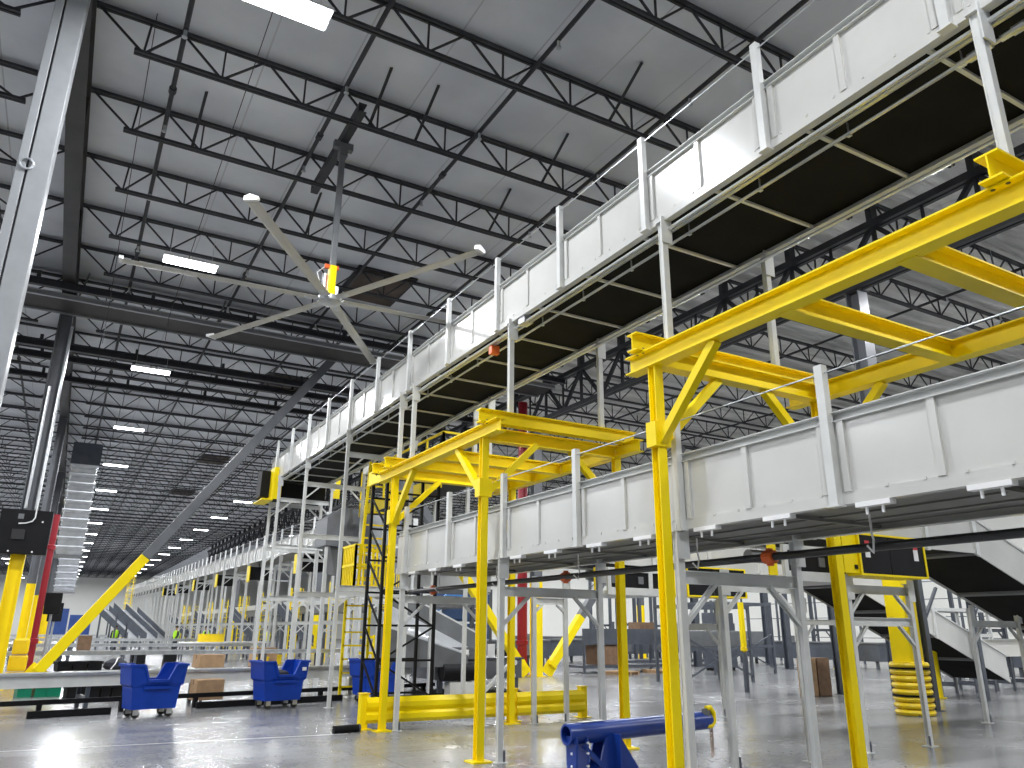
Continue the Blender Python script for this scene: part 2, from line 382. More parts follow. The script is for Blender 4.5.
# high-bay lights -----------------------------------------------------
ZL = 10.45
def light_proto():
    t = thing('high_bay_light', '', 'ceiling light', (0, 0, ZL))
    part('housing', MB().prism([(-0.24, 0.0), (0.24, 0.0), (0.22, 0.07), (0.08, 0.10), (-0.08, 0.10), (-0.22, 0.07)], 'x', -0.645, 0.645), M_STICK, t)
    for s in (-1, 1):
        part('diffuser', MB().box(-0.62, 0.62, s*0.12-0.09, s*0.12+0.09, -0.025, 0.0), M_LAMP, t)
    w = MB()
    for sx in (-0.5, 0.5): w.tube((sx, 0, 0.1), (sx, 0, 0.86), 0.006, 5)
    part('hanger', w, M_GALV, t)
    return t
lp = light_proto(); KIDS[lp.name] = list(lp.children)
first = True
LROWS = [(-16.1, 'far left', -1, 18), (-7.2, 'left of the girder', -1, 18), (1.52, 'row beyond the fan', -1, 18), (10.46, 'row above the conveyors', -1, 18), (19.4, 'row right of the conveyors', -1, 16), (28.2, 'row near the right wall', -1, 10), (37.1, 'row beside the right wall', -1, 9)]
for x, where, k0, k1 in LROWS:
    for i, k in enumerate(range(k0, k1)):
        y = 9.55 + 9.75*k
        lab = 'white strip high-bay light, %s from the camera, %s' % (ordw(i), where)
        g = 'high-bay lights, ' + where
        if first:
            lp.location = (x, y, ZL); lp['label'] = lab; lp['group'] = g; first = False
        else: dup(lp, (x, y, ZL), lab, group=g)
        if y < 184:
            la = bpy.data.lights.new('lamp', 'AREA'); la.shape = 'RECTANGLE'; la.size = 1.3; la.size_y = 0.42
            la.energy = 510; la.color = (0.95, 0.97, 1.0)
            lo = bpy.data.objects.new('lamp', la); COL.objects.link(lo); lo.location = (x, y, ZL-0.04)

# smoke hatches on the deck
for i, (x0, x1, y0, y1, lab) in enumerate(((6.3, 7.9, 32.0, 34.6, 'brown roof hatch panel beside the diagonal brace'), (6.4, 7.9, 50.5, 53, 'brown roof hatch panel, middle of three beyond the brace'), (6.4, 7.9, 65, 67.5, 'brown roof hatch panel, farthest of three beyond the brace'), (6.3, 8.0, 20.4, 22.6, 'brown roof hatch panel just behind the fan blades'))):
    h = thing('roof_hatch', lab, 'roof hatch', (x0, y0, ZD))
    part('frame', MB().box(-0.1, x1-x0+0.1, -0.1, y1-y0+0.1, -0.06, 0), M_ROOF, h)
    part('lid', MB().box(0, x1-x0, 0, y1-y0, -0.1, -0.06), M_BROWNRUST, h)

# thin hanging cables near the girder
for i, (x, y, x2, y2) in enumerate(((-0.15, 12.6, -0.1, 20.0), (1.6, 9.4, 1.2, 19.0))):
    tag(part('suspension_cable', MB().path([(x, y, ZD-0.05), lerp((x, y, ZD), (x2, y2, 8.8), 0.5), (x2, y2, 8.8), (x2, y2, 8.2)], 0.008, 5), M_ROOF), 'thin grey cable slanting down from the roof, %s' % ('beside the solid girder' if i == 0 else 'beside the nearest light'), 'cable')

# columns ---------------------------------------------------------------
def column(x, y, label, yel=3.5, web='x', h=None, top=11.2, m=M_DCOL):
    c = thing('column', label, 'column', (x, y, 0))
    sec = Isec(0.36, 0.36, 0.028, 0.02)
    up = (1, 0, 0) if web == 'x' else (0, 1, 0)
    part('shaft', MB().sweep(sec, (0, 0, yel), (0, 0, top), up), m, c)
    if yel > 0:
        sl = MB().sweep(Isec(0.362, 0.362, 0.029, 0.021), (0, 0, 0.03), (0, 0, yel), up)
        part('painted_base', sl, M_YELLOW, c, label='yellow painted lower shaft')
    part('base_plate', MB().box(-0.28, 0.28, -0.28, 0.28, 0, 0.03), M_YELLOW if yel > 0 else m, c)
    part('cap_plate', MB().box(-0.2, 0.2, -0.25, 0.25, top-0.02, top), m, c)
    return c
c0 = thing('column', 'pale grey steel column rising at the upper left corner', 'column', (-1.25, 11.2, 0))
part('shaft', MB().box(-0.055, 0.20, -0.19, 0.19, 0, 11.2), M_COLM, c0, bevel=0.012)
part('cover_strip', MB().box(-0.19, -0.08, -0.19, 0.19, 0, 11.2), M_COLM, c0, bevel=0.012)
part('core', MB().box(-0.085, -0.05, -0.16, 0.16, 0, 11.2), M_ROOF, c0)
part('base_plate', MB().box(-0.3, 0.3, -0.3, 0.3, 0, 0.03), M_COLM, c0)
part('lifting_eye', MB().path([(0.08*math.cos(a)-0.08, -0.20, 7.6+0.08*math.sin(a)) for a in [2*PI*i/12 for i in range(13)]], 0.018, 6), M_GALV, c0)
c1 = column(-1.25, 26.4, 'grey column with yellow base carrying the black panel box', 3.7)
for dx in (-0.05, 0.22):
    part('conduit', MB().tube((dx, -0.24, 4.9), (dx+0.0, -0.24, 10.6 if dx > 0 else 8.6), 0.045, 8), M_ALU, c1, True)
for i in range(2, 9):
    column(-1.25, 26.4+15.2*(i-1), 'yellow based grey column in the left girder row, %s after the panel box' % ordw(i-2), 3.5)
cy = column(16.25, 11.1, 'grey column with wide yellow wrap and stacked yellow guard rings', 0, web='y', top=9.85)
part('column_wrap', MB().prism([(-0.23, -0.23), (0.23, -0.23), (0.23, 0.23), (-0.23, 0.23)], 'z', 0.0, 3.3), M_YELLOW, cy, bevel=0.03)
for i in range(8):
    z = 0.06 + i*0.135
    rg = MB().lathe([(0.34, z-0.062), (0.38, z-0.05), (0.405, z), (0.38, z+0.05), (0.34, z+0.062)], (0, 0, 0), 28)
    part('guard_ring', rg, M_YELLOW2, cy, True)
for z in (0.39, 0.94):
    part('strap', MB().lathe([(0.39, z-0.02), (0.408, z-0.02), (0.408, z+0.02), (0.39, z+0.02)], (0, 0, 0), 28), M_BLACK, cy)
for i in range(1, 6):
    column(16.1, 11.2+15.2*i, 'grey column under the truss girder, %s beyond the ringed column' % ordw(i-1), 3.5, web='y', top=9.85)
for i in range(0, 4):
    column(33.45, 11.2+15.2*i, 'grey column in the far right row, %s from the camera' % ordw(i), 3.3, web='y', top=9.85)

# diagonal wind braces -----------------------------------------------------
def brace(name, p0, p1, zc, label, w=0.3):
    p0 = Vector(p0); p1 = Vector(p1); t = (zc-p0.z)/(p1.z-p0.z); pm = p0.lerp(p1, t)
    b = thing(name, label, 'brace', tuple(p0))
    part('tube', MB().sweep(Rsec(w, w), pm-p0, p1-p0, (0, 1, 0)), M_DCOL, b, bevel=0.02)
    part('painted_end', MB().sweep(Rsec(w+0.004, w+0.004), Vector((0,0,0)), pm-p0, (0, 1, 0)), M_YELLOW, b, bevel=0.02, label='yellow painted lower end')
    d = (p1-p0).normalized()
    part('gusset_plate', MB().sweep(Rsec(0.5, 0.03), -d*0.35, d*0.15, (0, 1, 0)), M_YELLOW, b)
brace('diagonal_brace', (-0.25, 26.4, 0.45), (7.35, 26.4, 11.15), 3.7, 'long diagonal brace from yellow column foot to the roof, grey upper half')
brace('diagonal_brace', (15.45, 26.4, 0.35), (8.1, 26.4, 9.85), 3.9, 'yellow diagonal brace leaning left from the red riser pipe')
brace('diagonal_brace', (16.75, 26.4, 0.35), (24.1, 26.4, 9.85), 2.2, 'diagonal brace leaning right from the red riser pipe')
# stepped yellow guard at the first column foot
t = thing('column_guard', 'yellow stepped guard boxes at the foot of the panel box column', 'column guard', (-0.75, 27.1, 0))
for i in range(3):
    part('guard_block', MB().box(-0.30+0.04*i, 0.22-0.02*i, -0.2, 0.25, i*0.45, i*0.45+0.42), M_YELLOW2, t, bevel=0.05)

# panel box on the column
t = thing('panel_box', 'flat black electrical panel box mounted on the yellow based column', 'panel box', (-1.2, 26.1, 4.22))
part('body', MB().box(-0.65, 0.63, -0.12, 0.1, -0.62, 0.62), M_BLACK, t, bevel=0.015)
part('lower_cover', MB().box(-0.3, 0.02, -0.17, -0.12, -0.22, 0.06), M_RUBBER, t)
part('cable', MB().path([(0.2, -0.2, 0.9), (0.2, -0.2, 0.4), (0.15, -0.2, 0.3), (0.0, -0.16, 0.24), (-0.18, -0.16, 0.22)], 0.02, 6), M_STICK, t)
part('label_plate', MB().box(-0.22, -0.08, -0.126, -0.12, 0.36, 0.5), M_GREY, t)
for x, z in ((-0.3, -0.55), (0.28, -0.55), (0.4, 0.3)):
    part('screw', MB().tube((x, -0.14, z), (x, -0.12, z), 0.025, 8), M_STICK, t)

def fire_riser(x, y, label, z0=0.0, z1=11.0, r=0.11):
    t = thing('fire_riser', label, 'pipe', (x, y, z0))
    part('pipe', MB().tube((0, 0, 0), (0, 0, z1-z0), r, 14), M_RED, t, True)
    for z in (1.2, 4.2, 7.4):
        if z > z1-z0: continue
        part('coupling', MB().lathe([(r, z-0.09), (r+0.04, z-0.07), (r+0.04, z+0.07), (r, z+0.09)], (0, 0, 0), 14), M_RED, t, True)
    part('flange', MB().lathe([(r+0.09, 0.0), (r+0.09, 0.04), (r, 0.05)], (0, 0, 0), 16), M_RED, t)
fire_riser(-0.55, 30.5, 'red fire riser pipe behind the panel box column', 0.0, 5.3, 0.10)
fire_riser(16.0, 27.3, 'thick red fire riser pipe between the two yellow diagonal braces', 0.0, 11, 0.2)
for i, (x, y, z) in enumerate(((-0.2, 31.0, 2.4), (-0.1, 36.0, 2.2))):
    t = thing('junction_box', 'black junction box on the left column row, %s' % ('beside the red riser' if i == 0 else 'farther back'), 'junction box', (x, y, z))
    part('box', MB().box(-0.25, 0.25, -0.12, 0.12, -0.35, 0.35), M_BLACK, t, bevel=0.02)
    part('conduit', MB().tube((0, 0.05, -0.35), (0, 0.05, -z), 0.04, 8), M_GALV, t)

# ducts -------------------------------------------------------------------
def duct(x, y, z0, z1, w, label):
    t = thing('air_duct', label, 'air duct', (x, y, z0))
    n = 10; hh = (z1-z0)/n
    for i in range(n):
        q = [w/2*0.90, w/2*1.03]
        m = MB().sweep(Rsec(2*q[0], 2*q[0]), (0, 0, i*hh), (0, 0, (i+0.5)*hh), (0, 1, 0), Rsec(2*q[1], 2*q[1]))
        m.sweep(Rsec(2*q[0], 2*q[0]), (0, 0, (i+0.5)*hh), (0, 0, (i+1)*hh-0.06), (0, 1, 0), Rsec(2*q[1], 2*q[1]))
        m.box(-w/2-0.07, w/2+0.07, -w/2-0.07, w/2+0.07, (i+1)*hh-0.06, (i+1)*hh)
        part('duct_section', m, M_DUCT, t)
    part('outlet_frame', MB().box(-w/2-0.05, w/2+0.05, -w/2-0.05, w/2+0.05, -0.06, 0.02), M_GREY, t)
    part('roof_collar', MB().box(-w/2-0.1, w/2+0.1, -w/2-0.1, w/2+0.1, z1-z0, min(z1+1.2, ZD)-z0), M_SLATE, t)
duct(0.0, 48.5, 5.3, 10.2, 1.25, 'shiny ribbed metal air duct hanging beside the left columns')
duct(0.15, 84, 4.7, 10.6, 1.7, 'second ribbed metal air duct, below and beyond the nearest one')

# big fan --------------------------------------------------------------------
FX, FY, FZ = 3.62, 13.6, 7.72
t = thing('ceiling_fan', 'large six-blade industrial ceiling fan with yellow motor', 'ceiling fan', (FX, FY, FZ))
for i in range(6):
    a = math.radians(-125 + 60.5*i); ca, sa = math.cos(a), math.sin(a)
    def P(r, s, z): return (r*ca - s*sa, r*sa + s*ca, z)
    sec = [(-0.10, 0.0), (-0.05, 0.03), (0.03, 0.035), (0.10, 0.0), (0.02, -0.012), (-0.06, -0.012)]
    vs = [P(0.25, s, z) for s, z in sec] + [P(3.62, s, z-0.02) for s, z in sec]
    n = 6
    b = part('blade', MB().add(vs, [(k, (k+1) % n, n+(k+1) % n, n+k) for k in range(n)] + [tuple(range(n-1, -1, -1)), tuple(range(n, 2*n))]), M_BLADE, t)
    vs = []
    for r in (3.62, 3.68):
        vs += [P(r, s, z) for s, z in ((-0.11, -0.02), (0.11, -0.02), (0.12, 0.03), (-0.02, 0.09), (-0.11, 0.05))]
    part('winglet', MB().add(vs, [(k, (k+1) % 5, 5+(k+1) % 5, 5+k) for k in range(5)] + [(4,3,2,1,0), (5,6,7,8,9)]), M_STICK, b, label='white blade tip')
    part('blade_strut', MB().sweep(Rsec(0.09, 0.03), P(0.08, 0, 0.0), P(0.5, 0, 0.0)), M_GALV, t)
part('hub', MB().lathe([(0.12, -0.08), (0.22, -0.05), (0.22, 0.05), (0.1, 0.09)], (0, 0, 0), 20), M_GALV, t, True)
part('motor', MB().box(-0.07, 0.07, -0.09, 0.09, 0.1, 0.72), M_YELLOW, t, bevel=0.02, label='yellow motor housing')
part('motor_bracket', MB().box(-0.16, 0.12, -0.03, 0.03, 0.66, 0.74).box(-0.15, -0.10, -0.05, 0.05, 0.12, 0.5), M_ORANGE, t)
part('drive_unit', MB().tube((-0.13, 0, 0.14), (-0.13, 0, 0.52), 0.055, 12).tube((0.11, 0, 0.12), (0.11, 0, 0.3), 0.05, 12), M_ALU, t, True)
part('safety_cable', MB().path([(-0.14, 0, 0.7), (-0.28, 0.05, 0.55), (-0.22, 0.02, 0.35), (-0.12, 0, 0.2)], 0.01, 6), M_STICK, t)
part('drop_tube', MB().sweep(Rsec(0.11, 0.11), (0, 0, 0.72), (0, 0, 3.55)), M_GREY, t, bevel=0.01)
part('mount_bracket', MB().box(-0.2, 0.2, -0.06, 0.06, 3.4, 3.56).box(-0.08, 0.08, -0.1, 0.1, 3.2, 3.45), M_GREY, t)
part('mount_beam', MB().sweep(Csec(0.16, 0.2, 0.02), (0.0, -1.2, 3.64), (0.0, 2.2, 3.64)), M_ROOF, t)

# ------------------------------------------------------------------ belt conveyors
def conveyor(label, loc, L, W, h, rz=0, tilt=0, sec=1.885, y0=0.0, posth=0.0, cables=True, pan=M_BELT, bars=1.25, name='belt_conveyor', lite=False, under=-0.0, brackets=False, post_m=None, group=None):
    """local frame: run along +y from 0, near wall at x=0 facing -x, wall from z=0 to h."""
    t = thing(name, label, 'conveyor', loc, group=group, rot=Euler((tilt, 0, rz)))
    ys = []
    y = y0
    while y < L-0.05:
        if y > 0: ys.append(y)
        y += sec
    edges = [0.0] + ys + [L]
    cache = {}
    for a, b in zip(edges[:-1], edges[1:]):
        ln = round(b-a, 3)
        if ln < 0.1: continue
        if ln not in cache:
            m = MB().box(0, 0.006, 0.012, ln-0.012, 0.0, h)
            mids = (0.1, ln*0.52, ln-0.1) if not lite else (ln*0.5,)
            for q in mids:
                if ln > 0.6: m.box(-0.03, 0, q-0.03, q+0.03, 0.085, h-0.02)
            if not lite:
                q = 0.16
                while q < ln-0.1:
                    m.box(-0.026, -0.016, q-0.012, q+0.012, 0.078, 0.10); q += 0.31
            cache[ln] = m.mesh('side_panel', M_WHITE)
        link('side_panel', cache[ln], t, (0, a, 0))
    part('side_panel', MB().box(W-0.006, W, 0.01, L-0.01, 0, h), M_WHITE, t)
    part('top_rail', MB().sweep(Csec(0.07, 0.085, 0.008), (-0.005, L, h+0.02), (-0.005, 0, h+0.02), (0, 0, 1)), M_POST, t)
    part('top_rail', MB().sweep(Csec(0.07, 0.085, 0.008), (W, 0, h+0.02), (W, L, h+0.02)), M_POST, t)
    part('bottom_flange', MB().box(-0.02, 0.0, 0, L, 0.0, 0.085).box(-0.02, 0.07, 0, L, -0.012, 0.0), M_WHITE, t)
    part('bottom_flange', MB().box(W, W+0.02, 0, L, 0.0, 0.085).box(W-0.07, W+0.02, 0, L, -0.012, 0.0), M_WHITE, t)
    part('belt_pan', MB().box(0.03, W-0.03, 0.0, L, 0.06, 0.10), pan, t)
    part('belt', MB().box(0.10, W-0.10, 0.0, L, 0.24, 0.27), M_BELT, t)
    y = 0.6
    if bars:
        me = MB().box(0.02, W-0.02, -0.02, 0.02, 0.02, 0.05).mesh('cross_bar', M_POST if pan is M_BELT else M_PAN)
        while y < L-0.2:
            link('cross_bar', me, t, (0, y, 0)); y += bars
    if posth:
        pm = MB().sweep(Csec(0.08, 0.07, 0.009), (0, 0, -0.03), (0, 0, posth), (1, 0, 0))
        pm.box(-0.045, 0.045, -0.06, 0.06, -0.03, -0.015)
        me = pm.mesh('guard_post', post_m or M_POST)
        me2 = MB().box(-0.03, 0.03, -0.04, 0.04, 0.0, posth).mesh('guard_post', post_m or M_POST)
        for y in ys:
            link('guard_post', me, t, (-0.055, y, 0))
            link('guard_post', me2, t, (W+0.05, y, 0))
        if cables and len(ys) > 1:
            part('guard_cable', MB().tube((-0.055, ys[0], posth-0.07), (-0.055, ys[-1], posth-0.07), 0.008, 5), M_GALV, t)
            part('guard_cable', MB().tube((W+0.05, ys[0], posth-0.07), (W+0.05, ys[-1], posth-0.07), 0.008, 5), M_GALV, t)
    if brackets:
        for y in ys:
            for q in (y-0.45, y+0.5):
                if 0.2 < q < L-0.4:
                    b = MB().box(-0.03, 0.05, q, q+0.3, -0.05, -0.012)
                    for e in (0.08, 0.22): b.tube((0.0, q+e, -0.11), (0.0, q+e, -0.05), 0.012, 6)
                    part('splice_bracket', b, M_STICK, t)
    return t, ys

# upper conveyor: guard posts at Y = 4.48 + 1.885 k
UX, UW, UZ, UY0, UY1 = 5.5, 1.72, 6.28, -1.5, 26.1
up, uys = conveyor('long upper belt conveyor with black underside crossing high above the yellow frames', (UX, UY0, UZ), UY1-UY0, UW, 0.72, y0=(4.48-UY0) % 1.885, posth=1.28)
for x, z, r in ((0.05, -0.10, 0.022), (0.12, -0.10, 0.022), (0.30, -0.12, 0.018)):
    part('conduit', MB().tube((x, 0.2, z), (x, UY1-UY0-1.5, z), r, 8), M_ALU, up, True)
part('conduit', MB().tube((UW-0.1, 0.2, -0.10), (UW-0.1, UY1-UY0-1.5, -0.10), 0.02, 8), M_ALU, up, True)
hm = MB().sweep(Rsec(0.02, 0.006), (0.30, 0, 0.0), (0.30, 0, -0.14)).box(0.28, 0.32, -0.02, 0.02, -0.15, -0.13).mesh('conduit_hanger', M_ALU)
y = 0.9
while y < UY1-UY0-1.5:
    link('conduit_hanger', hm, up, (0, y, 0)); y += 1.1
cm = MB().tube((0.30, -0.14, -0.12), (0.30, 0.14, -0.12), 0.03, 10).tube((0.30, -0.05, -0.12), (0.30, 0.05, -0.12), 0.04, 8).mesh('conduit_coupling', M_ALU)
for y in (3.75, 4.1, 11.5): link('conduit_coupling', cm, up, (0, y, 0))
part('junction_box', MB().box(0.0, 0.16, 10.85, 11.05, -0.12, 0.0), M_GALV, up)
part('junction_box', MB().box(0.05, 0.2, 12.0, 12.1, -0.26, -0.12), M_ORANGE, up, label='orange sensor box')
# drive end of the upper conveyor
yy = UY1-UY0-0.35
part('drive_guard', MB().box(0.0, 1.7, yy-0.3, yy+0.3, -0.62, -0.06), M_BLACK, up)
part('drive_guard', MB().box(-0.42, -0.14, yy-0.25, yy+0.4, -0.55, 0.3), M_BLACK, up)
part('guard_plate', MB().box(-0.14, -0.10, yy-0.75, yy+0.5, -0.68, 0.35), M_YELLOW, up, label='yellow drive guard plate')
part('guard_plate', MB().box(-0.14, 0.12, yy-0.79, yy-0.75, -0.68, 0.35), M_YELLOW, up)
part('guard_plate', MB().box(-0.46, -0.10, yy-0.75, yy+0.5, -0.72, -0.68), M_YELLOW, up)
part('guard_plate', MB().box(1.75, 2.05, yy-0.79, yy-0.75, -0.5, 0.25), M_YELLOW, up)
part('head_roller', MB().tube((0.1, yy+0.2, 0.1), (UW-0.1, yy+0.2, 0.1), 0.16, 14), M_GREY, up, True)

# lower conveyor
LX, LW, LZ, LY0, LY1 = 5.35, 1.72, 2.64, -1.2, 13.75
lo, lys = conveyor('lower white panelled belt conveyor carried on white H-frame legs', (LX, LY0, LZ), LY1-LY0, LW, 0.69, y0=(4.05-LY0) % 1.84, sec=1.84, posth=1.17, pan=M_PAN, bars=1.84, brackets=True)
for x in (0.4, 0.85, 1.3):
    part('pan_rib', MB().box(x-0.02, x+0.02, 0, LY1-LY0, 0.045, 0.06), M_PAN, lo)
part('end_plate', MB().box(0, LW, LY1-LY0-0.02, LY1-LY0, 0, 0.7), M_WHITE, lo)

# support frames ---------------------------------------------------------------
def h_frame(loc, W, ztop, label, beams, group=None, rz=0, sec=0.08, m=M_POST, name='support_trestle', foot=True, knee=0.45, deep=0.07, cap=True):
    """two posts along local x (0 and W), cross beams at the heights listed, knee braces below them."""
    t = thing(name, label, 'support trestle', loc, rz, group)
    for x, s in ((0, 1), (W, -1)):
        mb = MB().sweep(Csec(sec, deep, 0.009), (x, 0, 0.0), (x, 0, ztop), (s, 0, 0) if False else (0, 1, 0))
        mb.box(x-sec/2+0.008, x-sec/2+0.012, -0.028, 0.028, 0.0, ztop)
        lg = part('leg', mb, m, t)
        if foot:
            part('foot_plate', MB().box(x-0.09, x+0.09, -0.08, 0.08, 0.0, 0.012), m, lg)
            part('anchor_bracket', MB().sweep(Lsec(0.03, 0.006), (x+s*0.05, -0.03, 0.01), (x+s*0.05, -0.03, 0.15)), M_SLATE, lg)
    if cap:
        for x in (0, W): part('cap_bracket', MB().box(x-0.07, x+0.07, -0.045, 0.05, ztop-0.01, ztop).box(x-0.07, x+0.09, -0.06, -0.045, ztop-0.28, ztop+0.06), m, t)
    for z in beams:
        part('cross_beam', MB().sweep(Csec(0.05, 0.13, 0.008), (0.04, 0, z), (W-0.04, 0, z), (0, 0, 1)), m, t)
        for x, s in ((0, 1), (W, -1)):
            part('knee_brace', MB().sweep(Csec(0.04, 0.06, 0.007), (x+s*0.03, 0, z-knee), (x+s*knee, 0, z-0.06), (0, 1, 0)), m, t)
    return t
for i, y in enumerate((2.3, 5.97, 9.66, 13.35)):
    h_frame((LX-0.03, y, 0), 1.68, LZ-0.02, 'white H-frame under the lower conveyor, %s from the camera' % ordw(i), (2.17,), 'frames under the lower conveyor')
for i, (y, z0) in enumerate(((2.4, 4.735), (6.13, 4.735), (9.76, 4.775), (13.64, 4.775), (14.32, 4.775))):
    h_frame((UX, y, z0), 1.70, UZ-z0-0.02, 'white post pair standing on yellow beams under the upper conveyor, %s from the camera' % ordw(i), (), 'post pairs on the yellow frames', foot=False, knee=0.25)
for i, y in enumerate((17.8, 21.5, 24.7, 25.8)):
    h_frame((UX, y, 0), 1.70, UZ-0.02, 'tall white H-frame from floor to upper conveyor, %s beyond the yellow frames' % ordw(i), (5.55, 4.1, 2.55) if i > 0 else (5.7, 2.55), 'tall frames under the upper conveyor', knee=0.4)
# extra tall legs by the transfer end
for i, (x, y) in enumerate(((8.6, 24.5), (8.9, 27.6))):
    h_frame((x, y, 0), 1.5, 5.2, 'tall white H-frame beside the drive end of the upper conveyor, %s' % ('nearer' if i == 0 else 'farther'), (4.3, 2.6), 'tall frames beside the drive end')

# yellow mezzanine frames ---------------------------------------------------------
def yellow_frame(label, X0, X1, Ya, Yb, zc, legs, uppers, lowers, bracesY, bracesX):
    t = thing('overhead_gantry', label, 'gantry', (X0, Ya, 0))
    off = (X0, Ya, 0)
    S = Isec(0.16, 0.20, 0.016, 0.012)
    for x in (X0, X1):
        part('long_beam', MB().sweep(S, (x, Ya, zc), (x, Yb, zc)), M_YELLOW, t, off=off)
    for y in uppers:
        part('cross_beam', MB().sweep(S, (X0-0.16, y, zc+0.205), (X1+0.2, y, zc+0.205)), M_YELLOW, t, off=off)
        cl = MB()
        for x in (X0, X1):
            for s in (-0.05, 0.05):
                cl.tube((x+s, y-0.05, zc+0.08), (x+s, y-0.05, zc+0.14), 0.016, 6); cl.tube((x+s, y+0.05, zc+0.08), (x+s, y+0.05, zc+0.14), 0.016, 6)
        part('bolt', cl, M_SLATE, t, off=off)
    for y in lowers:
        part('cross_beam', MB().sweep(S, (X0+0.02, y, zc-0.005), (X1-0.02, y, zc-0.005)), M_YELLOW, t, off=off)
    for x, y in legs:
        lg = part('leg', MB().sweep(Isec(0.11, 0.11, 0.012, 0.010), (x, y, 0.02), (x, y, zc-0.10), (0, 1, 0)), M_YELLOW, t, off=off)
        part('base_plate', MB().box(x-0.14, x+0.14, y-0.14, y+0.14, 0, 0.02), M_YELLOW, lg, off=off)
        pb = MB().box(x-0.1, x+0.1, y-0.075, y+0.075, zc-0.98, zc-0.72)
        part('brace_plate', pb, M_YELLOW, lg, off=off)
    for x, y, s in bracesY:
        part('knee_brace', MB().sweep(Rsec(0.09, 0.09), (x, y+s*0.05, zc-0.92), (x, y+s*0.90, zc-0.10), (1, 0, 0)), M_YELLOW, t, off=off)
    for x, y, s in bracesX:
        part('knee_brace', MB().sweep(Rsec(0.09, 0.09), (x+s*0.05, y, zc-0.92), (x+s*0.9, y, zc-0.10), (0, 1, 0)), M_YELLOW, t, off=off)
    return t
YX0, YX1 = 5.1, 7.62
yellow_frame('nearer yellow steel frame bridging over the lower conveyor at right', YX0, YX1, 1.2, 6.33, 4.43,
    [(YX0, 5.93), (YX1, 5.93), (YX0, 1.5), (YX1, 1.5)], (2.28, 6.10), (3.05, 4.22, 5.93), [(YX0, 5.93, -1), (YX1, 5.93, -1)], [(YX0, 5.93, 1), (YX1, 5.93, -1)])
yellow_frame('farther yellow steel frame over the end of the lower conveyor', YX0, YX1, 9.32, 14.2, 4.47,
    [(YX0, 9.83), (YX1, 9.95), (YX0, 13.42), (YX1, 13.42)], (9.72, 13.62, 14.3), (9.95, 11.6, 12.5, 13.5), [(YX0, 9.83, 1), (YX1, 9.95, 1), (YX0, 13.42, -1)], [(YX0, 9.83, 1), (YX1, 9.95, -1), (YX0, 13.42, 1)])
# guard rail -------------------------------------------------------------------------
t = thing('guard_rail', 'low yellow guard rail on the floor below the lower conveyor end', 'guard rail', (4.88, 13.74, 0))
for x in (0, 3.0, 4.62):
    p = part('post', MB().box(x-0.075, x+0.075, -0.02, 0.13, 0, 0.57), M_YELLOW, t, bevel=0.015)
    part('cap', MB().box(x-0.085, x+0.085, -0.03, 0.14, 0.57, 0.59), M_YELLOW2, p)
    part('foot', MB().box(x-0.13, x+0.13, -0.08, 0.19, 0, 0.015), M_YELLOW, p)
prof = [(-0.03, 0.10), (-0.09, 0.16), (-0.09, 0.24), (-0.04, 0.30), (-0.09, 0.36), (-0.09, 0.44), (-0.03, 0.52), (-0.015, 0.52), (-0.07, 0.43), (-0.07, 0.37), (-0.02, 0.30), (-0.07, 0.23), (-0.07, 0.17), (-0.015, 0.10)]
for a, b in ((0.02, 2.98), (3.02, 4.6)):
    part('rail', MB().prism(prof, 'x', a, b), M_YELLOW, t)

# black air line under the lower conveyor -----------------------------------------------
t = thing('air_pipe', 'long black pipe slung under the lower conveyor with orange couplings', 'pipe', (5.95, 3.0, 2.36))
part('pipe', MB().tube((0.1, 0.0, 0), (0, 11.6, 0), 0.038, 12), M_PIPE, t, True)
for y in (2.45, 6.1, 10.6):
    part('coupling', MB().tube((0.08, y-0.06, 0), (0.08, y+0.06, 0), 0.066, 10).box(0.05, 0.11, y-0.02, y+0.02, -0.085, 0.085), M_ORANGE, t, label='orange pipe coupling')
for y in (1.25, 3.4, 5.7, 8.0, 10.2):
    part('pipe_hanger', MB().path([(0.02, y, 0.27), (0.02, y, 0.10), (0.035, y, 0.06), (0.01, y, -0.055), (-0.06, y, 0.0)], 0.010, 6), M_STICK, t)

# blue roller tube stand in the foreground --------------------------------------------------
t = thing('pipe_stand', 'navy blue tube lifter standing on the floor in front at the bottom edge', 'lifting stand', (5.42, 7.38, 0))
tb = MB(); n = 24
def ring(x, y, r): return [(x, y + r*math.cos(2*PI*i/n), 0.62 + r*math.sin(2*PI*i/n)) for i in range(n)]
vs = ring(-0.62, -0.1, 0.105) + ring(1.75, 0.32, 0.105) + ring(-0.62, -0.1, 0.085) + ring(1.75, 0.32, 0.085)
fs = []
for i in range(n):
    j = (i+1) % n
    fs += [(i, j, n+j, n+i), (2*n+j, 2*n+i, 3*n+i, 3*n+j), (i, 2*n+i, 2*n+j, j), (n+j, 3*n+j, 3*n+i, n+i)]
part('tube', MB().add(vs, fs), M_NAVY, t, True)
part('label_strip', MB().sweep(Rsec(0.06, 0.004), (-0.42, -0.065, 0.728), (-0.08, -0.005, 0.728)), M_STICK, t)
for x, yo in ((-0.56, -0.09), (-0.40, -0.06)):
    part('side_plate', MB().box(x-0.012, x+0.012, yo-0.12, yo+0.06, 0.0, 0.60), M_NAVY, t)
part('main_plate', MB().prism([(-0.10, 0.60), (0.06, 0.60), (0.50, 0.0), (-0.28, 0.0)], 'y', -0.10, -0.075), M_NAVY, t)
part('main_plate', MB().prism([(-0.10, 0.60), (0.06, 0.60), (0.50, 0.0), (-0.28, 0.0)], 'y', 0.10, 0.125), M_NAVY, t)
part('stiffener', MB().box(-0.01, 0.01, -0.22, -0.10, 0.02, 0.60), M_NAVY, t)
